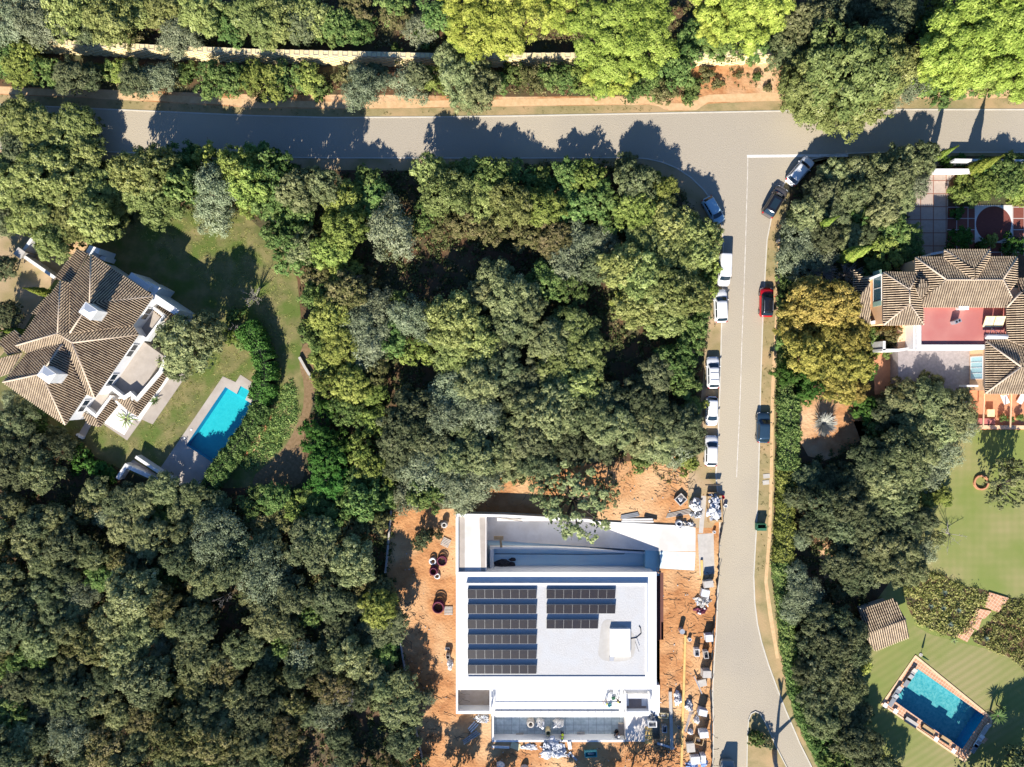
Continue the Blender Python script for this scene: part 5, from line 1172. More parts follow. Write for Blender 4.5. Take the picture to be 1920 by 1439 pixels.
# ---------------------------------------------------------------- foliage
rg = np.random.default_rng(5)
def unit(a): return a/np.maximum(np.linalg.norm(a, axis=-1, keepdims=True), 1e-6)
def leaf_mesh(name, c, n, size, tint, asp=1.5):
    k = len(c); n = unit(n); r_ = unit(rg.normal(size=(k, 3))); u_ = unit(np.cross(n, r_)); v2 = np.cross(n, u_)
    s_ = (size if np.ndim(size) else np.full(k, size))[:, None]/2
    u_ = u_*s_*asp; v2 = v2*s_
    V = np.stack([c-u_-v2*.35, c-u_*.1-v2, c+u_+v2*.25, c+u_*.1+v2], axis=1).reshape(-1, 3)
    me = bpy.data.meshes.new(name); me.vertices.add(4*k); me.loops.add(4*k); me.polygons.add(k)
    me.vertices.foreach_set("co", V.astype(np.float32).ravel()); me.loops.foreach_set("vertex_index", np.arange(4*k, dtype=np.int32))
    me.polygons.foreach_set("loop_start", np.arange(0, 4*k, 4, dtype=np.int32))
    a = me.attributes.new("tint", 'FLOAT', 'FACE'); a.data.foreach_set("value", np.clip(tint, 0, 1).astype(np.float32))
    me.update(); return me
def outline(seed):
    r_ = np.random.default_rng(seed); a = r_.uniform(0, 6.28, 4); w = r_.uniform(.4, 1, 4)
    return lambda th: 1 + .13*w[0]*np.sin(2*th+a[0]) + .10*w[1]*np.sin(3*th+a[1]) + .09*w[2]*np.sin(5*th+a[2]) + .06*w[3]*np.sin(8*th+a[3])
def crown_mesh(name, R_, H_, z0, nl, rl, ns, nk, ls, seed, keep=.93, spread=.26, flat=.8, jitter=.9):
    """crown of lobes (limb ends), each lobe made of twig clumps, each clump made of leaves"""
    r_ = np.random.default_rng(seed); f = outline(seed)
    i = np.arange(nl); rho = np.sqrt((i+.5)/nl)*.92; th = i*2.39996+seed + r_.normal(0, .25, nl); rho = np.clip(rho + r_.normal(0, .05, nl), 0, 1)
    m_ = r_.random(nl) < keep; rho, th = rho[m_], th[m_]; L = len(rho)
    rad = R_*rho*f(th)*.9; z = z0 + H_*np.sqrt(np.clip(1-rho**2*.96, 0, 1))*r_.uniform(.72, 1.08, L)
    lc = np.stack([rad*np.cos(th), rad*np.sin(th), z], 1); lr = rl*r_.uniform(.62, 1.30, L)*(1-.25*rho)
    lt = r_.uniform(0, 1, L)
    d = r_.normal(size=(L, ns, 3)); d[..., 2] = np.abs(d[..., 2])*1.0 - .25; d = unit(d)
    sc = lc[:, None] + d*lr[:, None, None]*np.array([1, 1, flat])*r_.uniform(.75, 1.08, (L, ns, 1))
    sr = rl*spread*r_.uniform(.7, 1.3, (L, ns, 1, 1)); g_ = r_.normal(size=(L, ns, nk, 3))
    c = sc[:, :, None] + g_*sr*np.array([1, 1, .7])*.62
    n = unit(g_)*.48 + d[:, :, None]*.55 + r_.normal(size=g_.shape)*.28*jitter + np.array([0, 0, .42])
    tint = (.28*lt[:, None, None] + .34*r_.random((L, ns, 1)) + .38*r_.random((L, ns, nk)))
    c = c.reshape(-1, 3); n = n.reshape(-1, 3); tint = tint.ravel()
    # inner twigs and leaves lower down so the crown has depth
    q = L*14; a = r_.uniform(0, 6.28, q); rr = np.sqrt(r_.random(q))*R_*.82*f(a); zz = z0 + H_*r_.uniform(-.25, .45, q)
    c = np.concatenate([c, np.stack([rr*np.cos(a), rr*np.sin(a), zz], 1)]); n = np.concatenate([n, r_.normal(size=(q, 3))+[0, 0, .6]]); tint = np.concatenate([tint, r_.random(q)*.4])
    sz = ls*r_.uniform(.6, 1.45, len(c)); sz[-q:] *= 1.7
    return leaf_mesh(name, c, n, sz, tint), lc
def trunk_mesh(name, lc, zb, seed, r0=.22, mtl='bark', nb=9):
    r_ = random.Random(seed); mb = LMB(); top = Vector((r_.uniform(-.3, .3), r_.uniform(-.3, .3), zb))
    mb.tube([(0, 0, -.1), (r_.uniform(-.1, .1), r_.uniform(-.1, .1), zb*.5), top], [r0*1.35, r0, r0*.8], 8)
    idx = list(range(len(lc))); r_.shuffle(idx)
    for i in idx[:nb]:
        e = Vector(lc[i]); m_ = top.lerp(e, .5) + Vector((r_.uniform(-.3, .3), r_.uniform(-.3, .3), -.3))
        mb.tube([top - Vector((0, 0, .15)), m_, e], [r0*.55, r0*.32, r0*.1], 5)
        for _ in range(2):
            e2 = e + Vector((r_.uniform(-.7, .7), r_.uniform(-.7, .7), r_.uniform(-.2, .5))); mb.tube([m_, m_.lerp(e2, .6)+Vector((0, 0, .1)), e2], [r0*.22, r0*.12, .02], 4)
    o = mb.build(name, M[mtl]); me = o.data; bpy.data.objects.remove(o); return me
PR = {}
def proto(key, n, **kw):
    L = []
    for k in range(n):
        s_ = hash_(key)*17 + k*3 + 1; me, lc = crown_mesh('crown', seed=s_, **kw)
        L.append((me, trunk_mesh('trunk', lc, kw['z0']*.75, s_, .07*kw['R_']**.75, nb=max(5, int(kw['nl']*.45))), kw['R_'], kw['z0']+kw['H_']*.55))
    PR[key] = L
def hash_(s__): return sum(ord(ch)*(i+3) for i, ch in enumerate(s__)) % 97
proto('oakL', 5, R_=5.0, H_=2.7, z0=2.9, nl=64, rl=.95, ns=16, nk=26, ls=.155)
proto('oakM', 6, R_=3.4, H_=2.2, z0=2.2, nl=32, rl=.88, ns=15, nk=26, ls=.15)
proto('oakS', 4, R_=2.0, H_=1.4, z0=1.0, nl=15, rl=.68, ns=12, nk=24, ls=.13)
proto('feaL', 3, R_=3.4, H_=2.2, z0=1.9, nl=22, rl=1.15, ns=26, nk=18, ls=.13, keep=1, spread=.30)
proto('feaS', 3, R_=2.0, H_=1.5, z0=.8, nl=12, rl=.85, ns=22, nk=18, ls=.11, keep=1, spread=.32)
proto('bush', 4, R_=1.3, H_=.9, z0=.3, nl=9, rl=.5, ns=12, nk=16, ls=.13, keep=1)
proto('pine', 3, R_=7.5, H_=3.0, z0=4.6, nl=100, rl=1.05, ns=34, nk=22, ls=.135, keep=.99, spread=.22, flat=.62, jitter=.6)
proto('broad', 3, R_=3.4, H_=2.0, z0=2.0, nl=28, rl=.85, ns=13, nk=14, ls=.22)
proto('sparse', 3, R_=5.0, H_=1.9, z0=3.0, nl=42, rl=.62, ns=12, nk=14, ls=.19, keep=.62)
KIND = {  # code: (small proto, medium, large, material, tree word)
 'o': ('oakS', 'oakM', 'oakL', 'oak', 'grey green oak'), 'v': ('oakS', 'oakM', 'oakL', 'olive', 'dark olive green oak'),
 'g': ('bush', 'oakS', 'broad', 'lush', 'fresh green leafy tree'), 'y': ('bush', 'oakS', 'oakM', 'yellowgreen', 'yellow green tree'),
 's': ('feaS', 'feaS', 'feaL', 'silver', 'silvery feathery tree'), 'p': ('oakM', 'pine', 'pine', 'pine', 'lime green umbrella pine'),
 'w': ('oakS', 'oakM', 'oakL', 'oakw', 'sunlit olive green oak'), 'a': ('oakS', 'oakM', 'oakM', 'autumn', 'golden autumn tree'), 'l': ('bush', 'oakS', 'broad', 'laurel', 'glossy deep green tree'),
 'k': ('bush', 'oakS', 'oakM', 'scrub', 'brownish scrubby tree'), 'q': ('sparse', 'sparse', 'sparse', 'oak', 'open thin crowned oak')}
LM = [('white van', 1357, 503), ('red car', 1440, 566), ('slate blue car', 1432, 802), ('turquoise pool', 412, 798), ('teal pool', 1760, 1330), ('white junction line', 1401, 294), ('white site house', 1043, 1180),
      ('upper villa chimney', 166, 584), ('lower villa chimney', 100, 703), ('courtyard pillar', 37, 475), ('red flat roof', 1800, 610), ('slab driveway', 1750, 400), ('red patio disc', 1863, 420), ('garden shed', 1655, 1175), ('green container', 1424, 988),
      ('traffic island', 1415, 1350), ('lowest parked car', 1334, 846), ('pale shaded hatchback', 1338, 394), ('left edge midpoint', 0, 720), ('bottom left corner', 0, 1439), ('top left corner', 0, 0), ('top right corner', 1920, 0), ('bottom right corner', 1920, 1439),
      ('long block wall start', 85, 95), ('short block wall', 1390, 113), ('long block wall end', 1115, 118), ('brown footpath bend', 560, 790), ('thin court wall corner', 857, 966), ('bare orange bank', 1400, 150), ('bottom edge midpoint', 960, 1439), ('top edge midpoint', 960, 0), ('picture centre', 960, 720), ('west lawn', 430, 440)]
seen_lab = {}
NW = 'zero one two three four five six seven eight nine ten eleven twelve thirteen fourteen fifteen sixteen seventeen eighteen nineteen twenty'.split()
def nword(n): return NW[n] if n <= 20 else ('twenty', 'thirty', 'forty', 'fifty', 'sixty')[min(n//10, 6)-2] + ('-'+NW[n % 10] if n % 10 else '')
def where(px, py):
    best = sorted(LM, key=lambda l: (l[1]-px)**2+(l[2]-py)**2)
    for l in best[:10]:
        dx, dy = px-l[1], py-l[2]; d = math.hypot(dx, dy)/S
        if d < 1.2: yield f'at the {l[0]}'; continue
        a = math.degrees(math.atan2(-dy, dx)) % 360
        dn = ['right of', 'above right of', 'above', 'above left of', 'left of', 'below left of', 'below', 'below right of'][int((a+22.5)//45) % 8]
        yield f'{nword(round(d))} metres {dn} the {l[0]}'
def unique(pre, px, py):
    for ph in where(px, py):
        lb = f'{pre} {ph}'
        if lb not in seen_lab and len(lb.replace('-', ' ').split()) <= 16: seen_lab[lb] = 1; return lb
    return f'{pre} {next(where(px, py))}'
tr = random.Random(21); first = {}
def tree(px, py, r, k, h=None, gz=0.0, grp=True, lab=None):
    if 70 < px < 1118 and 112 < py < 160 and k != 'p' and py-r < 116 and (py < 150 or px < 830): py += min(14, (116-(py-r))*.7); r *= .88
    if h is None and 200 < px < 610 and 285 < py < 365: h = 1.75
    if k == 'o' and any(a < px < c and b < py < d_ for a, b, c, d_ in ((1140, 400, 1360, 620), (1480, 90, 1720, 230), (780, 300, 1010, 450), (800, 560, 900, 690), (0, 0, 820, 160), (0, 190, 460, 460), (1030, 590, 1130, 740))): k = 'w'
    if 690 < px < 800 and 1000 < py < 1439 and h is None: h = .8
    sm, md, lg, mt, word = KIND[k]; Rm = r/S
    key = sm if Rm < 1.75 else md if Rm < (2.6 if k not in 'p' else 9) else lg
    if k in 'ovw' and Rm >= 2.6: key = 'oakM' if Rm < 4.1 else 'oakL'
    if k in 'y' and Rm >= 2.6: key = 'oakM'
    me, tk, R0, zc = PR[key][tr.randrange(len(PR[key]))]
    s_ = Rm/R0*1.05; sz = (0.55*s_+.45)*tr.uniform(.85, 1.38) if h is None else h
    if Rm < 1.0: sz = s_*1.1
    t = thing('pine_tree' if k == 'p' else 'oak_tree' if k in 'ovqw' else ('shrub' if Rm < 1.6 else 'tree'), None, None)
    t.location = W(px, py, zc*sz+gz) ; t.location.z = gz
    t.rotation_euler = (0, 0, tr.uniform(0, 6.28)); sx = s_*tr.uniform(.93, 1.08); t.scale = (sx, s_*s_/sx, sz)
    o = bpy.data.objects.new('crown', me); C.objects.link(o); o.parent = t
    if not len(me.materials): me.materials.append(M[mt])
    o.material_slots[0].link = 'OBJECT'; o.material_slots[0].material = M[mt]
    o2 = bpy.data.objects.new('trunk', tk); C.objects.link(o2); o2.parent = t
    size = 'small' if Rm < 1.9 else 'broad' if Rm > 4 else 'medium'
    if Rm < 1.6 and k not in 'p': word = word.replace('tree', 'shrub').replace('oak', 'oak shrub')
    tag(t, f'{size} {word} {lab}' if lab else unique(f'{size} {word}', px, py), 'shrub' if Rm < 1.6 else 'tree', f'{KIND[k][4]}s around the plots'); return t
TOP = 0.0
for d in [(30, 30, 50, 's'), (78, 55, 45, 's'), (15, 90, 35, 'g'), (50, 105, 32, 'y'), (130, 22, 48, 'o'), (205, 45, 52, 'o'), (165, 75, 28, 'v'), (255, 18, 42, 'o'), (240, 72, 26, 'k'), (335, 65, 38, 's'), (305, 15, 42, 'o'), (378, 22, 42, 'o'), (425, 45, 40, 'g'),
          (470, 22, 45, 'o'), (520, 50, 48, 'o'), (500, 85, 32, 'o'), (575, 30, 45, 'o'), (562, 82, 34, 'v'), (612, 88, 26, 'g'), (635, 45, 36, 'g'), (665, 15, 32, 'k'), (680, 72, 26, 'g'), (738, 25, 30, 'k'), (745, 8, 34, 'g'), (790, 62, 30, 's'), (795, 90, 22, 'g'), (818, 28, 34, 'g'),
          (1300, 70, 32, 'g'), (1345, 88, 28, 'g'), (1375, 92, 26, 'g'), (1425, 88, 24, 'g'), (1480, 100, 42, 'o'), (1515, 45, 44, 'o'), (1560, 22, 40, 'v'), (1625, 18, 40, 'v'), (1690, 20, 40, 'v'), (1660, 62, 38, 'v'), (1738, 60, 32, 'g'), (1760, 20, 34, 'y'), (1720, 95, 26, 'k')]:
    d = (d[0], min(d[1], 84-d[2]) if 70 < d[0] < 820 and d[0] != 335 else d[1], *d[2:])
    tree(*d, gz=TOP)
for d in [(925, 18, 92, 'p'), (1045, 10, 55, 'p'), (1165, 48, 105, 'p'), (1400, 0, 86, 'p'), (1860, 45, 112, 'p'), (1790, 110, 68, 'p'), (1905, 125, 60, 'p'), (1145, 128, 52, 'p'), (1345, 42, 42, 'p'), (880, 62, 42, 'p')]: tree(*d, gz=0.8)
for d in [(1595, 128, 88, 'o'), (1530, 160, 62, 'o'), (1655, 130, 66, 'o'), (1572, 205, 50, 'o'), (1625, 195, 45, 'o'), (1528, 205, 38, 'o'), (1700, 150, 46, 's'), (1745, 145, 38, 'g'), (1490, 190, 24, 'o')]: tree(*d)
# bank between block wall and main road
for d in [(5, 120, 28, 'g'), (40, 128, 36, 'y'), (85, 122, 30, 'g'), (132, 128, 38, 'v'), (165, 142, 28, 'v'), (205, 118, 24, 'g'), (235, 122, 30, 'y'), (252, 150, 34, 'v'), (285, 152, 28, 's'), (312, 140, 26, 's'), (345, 125, 24, 'g'), (330, 150, 14, 'k'), (392, 142, 36, 'g'), (425, 150, 34, 'g'), (465, 142, 32, 'y'), (500, 145, 40, 'y'), (540, 142, 38, 'g'), (578, 148, 34, 'y'), (600, 165, 20, 'g'), (480, 170, 18, 'k'), (525, 172, 16, 'g'),
          (645, 140, 18, 'k'), (672, 130, 18, 's'), (685, 165, 38, 's'), (702, 135, 28, 'v'), (665, 185, 16, 's'), (744, 102, 16, 'y'), (768, 158, 34, 's'), (785, 140, 24, 'v'), (812, 150, 28, 'y'), (845, 112, 32, 'o'), (865, 150, 46, 'o'), (905, 135, 40, 'o'), (900, 175, 34, 'o'), (868, 185, 26, 'o'), (930, 155, 24, 'g'),
          (970, 135, 24, 'g'), (995, 150, 26, 'k'), (1030, 142, 28, 'g'), (1065, 148, 28, 'g'), (1100, 150, 30, 'y'), (1135, 160, 22, 'g'), (1185, 170, 24, 'g'), (1215, 150, 30, 'g'), (1245, 172, 24, 'k'), (1265, 135, 32, 'g'), (1285, 110, 26, 'g'), (1300, 165, 18, 'g'), (1290, 185, 12, 'g'), (1325, 140, 14, 'k'), (1345, 158, 10, 'k'), (1420, 145, 9, 'g'), (1412, 108, 14, 'g'),
          (1385, 140, 8, 'k'), (1440, 165, 8, 'k'), (1765, 170, 30, 'g'), (1810, 160, 26, 'g'), (1845, 155, 26, 'y'), (1870, 160, 20, 'g'), (1910, 150, 30, 'y'), (1785, 158, 22, 's')]: tree(*d)
# north west
for d in [(60, 235, 52, 'o'), (15, 225, 42, 'o'), (110, 260, 45, 'o'), (148, 238, 44, 'o'), (160, 290, 34, 'o'), (40, 290, 45, 'v'), (15, 345, 48, 'o'), (75, 330, 52, 'o'), (130, 345, 48, 'o'), (185, 360, 42, 'o'), (60, 400, 50, 'o'), (120, 420, 52, 'o'), (180, 410, 44, 'o'), (12, 410, 34, 'v'), (100, 455, 36, 'o'), (205, 395, 34, 'o'),
          (250, 322, 42, 'o'), (300, 320, 42, 'o'), (300, 372, 50, 'o'), (265, 365, 40, 'o'), (340, 345, 38, 'g'), (345, 300, 34, 'g'), (385, 298, 30, 'y'), (405, 355, 40, 's'), (405, 400, 38, 's'), (440, 315, 38, 'y'), (470, 345, 42, 'y'), (480, 300, 34, 'g'), (520, 325, 42, 'g'), (560, 355, 40, 'o'), (510, 380, 36, 'g'), (545, 400, 42, 'g'), (530, 445, 38, 'g'), (560, 460, 34, 'o'), (545, 490, 28, 'g'), (465, 385, 24, 'y'),
          (4, 500, 26, 'v'), (15, 590, 26, 'v'), (12, 625, 22, 'v')]: tree(*d)
# middle wood
for d in [(605, 345, 32, 'o'), (640, 380, 38, 'y'), (690, 345, 32, 'g'), (705, 375, 38, 'g'), (735, 430, 48, 's'), (645, 430, 42, 'y'), (620, 470, 36, 'y'), (640, 500, 34, 'y'), (810, 325, 36, 'o'), (840, 360, 46, 'o'), (880, 325, 36, 'g'), (925, 330, 36, 'g'), (900, 375, 40, 'o'), (970, 335, 34, 'g'), (1015, 345, 32, 'y'), (960, 385, 42, 'o'), (1020, 390, 40, 'y'), (1060, 330, 32, 'g'), (1100, 335, 34, 'y'), (1125, 375, 36, 'g'), (1075, 385, 36, 'g'), (1175, 310, 24, 'o'), (1195, 345, 42, 'o'), (1235, 360, 36, 'y'), (1190, 395, 38, 'y'), (1150, 420, 34, 'g'),
          (1255, 425, 50, 'o'), (1300, 440, 40, 'o'), (1215, 455, 48, 'o'), (1308, 478, 36, 'o'), (1275, 490, 52, 'o'), (1205, 520, 52, 'o'), (1165, 500, 42, 'o'), (1260, 545, 52, 'o'), (1195, 575, 42, 'o'), (1245, 600, 38, 'o'), (1296, 555, 38, 'o'), (1300, 600, 30, 'g'), (1338, 508, 20, 'y'), (1328, 536, 20, 'y'), (1165, 565, 22, 'y'), (1336, 440, 22, 'o'), (1300, 620, 28, 'g'),
          (800, 400, 32, 'g'), (830, 420, 28, 'k'), (880, 420, 34, 'k'), (925, 425, 34, 'k'), (985, 440, 34, 'k'), (1040, 450, 36, 'k'), (1085, 455, 34, 's'), (1110, 500, 34, 'v'), (1060, 500, 34, 's'), (1020, 530, 38, 'g'), (1070, 545, 32, 'g'), (1130, 450, 28, 's'),
          (600, 520, 30, 'k'), (650, 550, 38, 'k'), (690, 530, 24, 'k'), (620, 590, 42, 'y'), (670, 600, 38, 's'), (705, 575, 34, 's'), (745, 560, 18, 'g'), (775, 600, 40, 's'), (740, 640, 34, 'g'), (690, 645, 44, 's'), (640, 650, 40, 'y'), (780, 655, 32, 'y'), (600, 640, 26, 'g'), (590, 555, 26, 'g'), (612, 680, 32, 'y'), (700, 690, 34, 'k'),
          (850, 600, 52, 'o'), (890, 640, 48, 'o'), (850, 660, 42, 'o'), (820, 620, 34, 'k'), (930, 520, 36, 'o'), (960, 555, 46, 'o'), (960, 605, 42, 'o'), (990, 580, 34, 'o'), (945, 640, 34, 'v'), (900, 555, 28, 'o'),
          (1075, 620, 46, 'o'), (1030, 640, 42, 'o'), (1100, 660, 42, 'o'), (1045, 690, 44, 'o'), (1085, 720, 40, 'o'), (945, 690, 42, 'v'), (990, 715, 40, 'v'), (900, 715, 44, 'o'), (860, 745, 50, 's'), (905, 770, 42, 's'), (830, 780, 40, 's'), (875, 810, 38, 'o'), (770, 760, 38, 'v'), (755, 810, 46, 'v'), (800, 830, 44, 'v'), (750, 860, 42, 'v'), (800, 880, 46, 's'), (845, 860, 42, 'o'), (900, 850, 44, 'o'), (945, 810, 42, 'o'), (990, 770, 38, 'o'),
          (960, 740, 28, 'v'), (1030, 780, 44, 'o'), (1000, 820, 42, 'v'), (950, 860, 44, 'o'), (900, 895, 40, 's'), (850, 915, 36, 's'), (800, 925, 36, 'g'), (770, 925, 32, 's'), (870, 940, 24, 's'), (1010, 865, 40, 'v'), (1060, 830, 42, 'v'), (1050, 745, 38, 'o'), (1090, 780, 42, 'o'), (1130, 750, 36, 'o'), (1150, 800, 44, 'o'), (1180, 755, 40, 'v'), (1200, 810, 42, 'o'), (1120, 835, 36, 'v'), (1240, 780, 40, 'v'), (1235, 830, 40, 'o'), (1285, 800, 38, 'v'), (1275, 845, 30, 's'), (1300, 765, 24, 'y'),
          (1230, 700, 36, 'v'), (1205, 735, 30, 'v'), (1265, 680, 36, 'g'), (1280, 720, 32, 'g'), (1290, 650, 26, 'g'), (1290, 865, 24, 'y'), (1200, 865, 20, 'g'), (1300, 830, 24, 'v')]: tree(*d)
tree(345, 650, 54, 'o', 1.5); tree(388, 622, 34, 'o', 1.6); tree(1080, 938, 78, 'q', 1.0); tree(1140, 925, 30, 'q', .9); tree(1025, 915, 42, 'q', .95)
# column of shrubs between path and wood
for d in [(580, 620, 22, 'g'), (620, 725, 32, 'y'), (660, 720, 36, 'y'), (700, 740, 32, 'y'), (650, 770, 30, 'g'), (690, 790, 30, 'y'), (612, 770, 24, 'l'), (595, 820, 34, 'l'), (610, 860, 36, 'l'), (625, 905, 34, 'l'), (640, 830, 26, 'l'), (600, 900, 26, 'l'), (680, 840, 28, 'y'), (700, 880, 34, 'y'), (670, 900, 28, 'g'), (720, 930, 28, 'g'), (680, 940, 36, 'g'), (640, 960, 34, 'g'), (700, 980, 30, 'k'), (600, 955, 32, 'g'), (560, 950, 34, 'y'), (520, 935, 34, 'g'), (480, 945, 32, 'g'), (585, 975, 28, 'y'), (540, 975, 32, 'k'), (655, 1000, 34, 'k'), (600, 1005, 38, 'o'), (490, 985, 34, 'k'),
          (330, 690, 26, 'o'), (432, 632, 16, 'y'), (455, 640, 18, 'g'), (440, 590, 14, 'g'),
          (36, 790, 36, 'v'), (15, 830, 34, 'v'), (60, 845, 42, 'v'), (25, 875, 42, 'v'), (75, 880, 40, 'o'), (70, 800, 22, 'g'), (22, 748, 16, 's'), (120, 838, 24, 'v'), (150, 862, 22, 'l'), (180, 878, 20, 'l'), (205, 888, 16, 'l'), (105, 815, 18, 'v'), (140, 838, 14, 'k')]: tree(*d)
# lower left wood
LLP = [(-10, 930), (60, 940), (140, 980), (165, 925), (200, 905), (330, 915), (400, 935), (480, 1010), (560, 1020), (640, 1030), (700, 1020), (722, 1080), (735, 1130), (742, 1180), (755, 1270), (765, 1350), (785, 1450), (785, 1475), (-10, 1475)]
def inpoly(p, poly):
    c = False
    for i in range(len(poly)):
        a, b = poly[i], poly[i-1]
        if (a[1] > p[1]) != (b[1] > p[1]) and p[0] < (b[0]-a[0])*(p[1]-a[1])/(b[1]-a[1])+a[0]: c = not c
    return c
GAP = [(420, 1185, 26), (590, 1420, 38), (690, 1375, 36), (440, 1130, 22), (100, 1235, 18), (175, 1000, 26), (560, 1080, 16), (600, 1180, 16), (330, 1320, 16)]
pts = []; lr_ = random.Random(3)
for _ in range(6000):
    p = (lr_.uniform(-10, 790), lr_.uniform(900, 1475)); r = lr_.choice([26, 32, 38, 44, 50])
    if not inpoly(p, LLP) or any(math.hypot(p[0]-a, p[1]-b) < c+r*.55 for a, b, c in GAP): continue
    if all(math.hypot(p[0]-a, p[1]-b) > (r+c)*.60 for a, b, c, _ in pts): pts.append((*p, r, lr_.choice('oosovkosvkog' if p[0] < 420 else 'vovvosvvokgv')))
pts.sort(key=lambda p: -p[1]); rows = [[p for p in pts if 1475-(k+1)*60 < p[1] <= 1475-k*60] for k in range(10)]
onames = ['lowest row', 'second row up', 'third row up', 'fourth row up', 'fifth row up', 'sixth row up', 'seventh row up', 'eighth row up', 'ninth row up', 'tenth row up']
ORD = 'zeroth first second third fourth fifth sixth seventh eighth ninth tenth eleventh twelfth thirteenth fourteenth fifteenth sixteenth seventeenth eighteenth nineteenth twentieth'.split() + [f'twenty-{q_}' for q_ in 'first second third fourth fifth sixth'.split()]
nth = lambda i: ORD[i]
for k, row in enumerate(rows):
    for i, p in enumerate(sorted(row)): tree(*p, h=.72 if p[1] < 1000 and 230 < p[0] < 560 else None, lab=f'in the lower left wood, {onames[k]}, {nth(i+1)} from left')
tree(712, 1140, 36, 'y', 1.1); tree(715, 1165, 28, 'y'); 
for d in [(742, 1200, 14, 'g'), (725, 1225, 20, 'g'), (735, 1280, 20, 'g'), (755, 1400, 26, 'v'), (795, 1010, 16, 'v'), (808, 1000, 9, 'v'), (822, 1003, 9, 'v'), (783, 1022, 12, 'v'), (802, 1307, 15, 's'), (1418, 1386, 15, 'g'), (1440, 1392, 12, 'v')]: tree(*d)
# trees just below the frame whose shade falls on the site
for d in [(850, 1475, 34, 'v'), (930, 1490, 30, 'v'), (1240, 1485, 30, 'v'), (1935, 1450, 46, 'v'), (1890, 1480, 44, 'v'), (1850, 1500, 36, 'v')]: tree(*d)
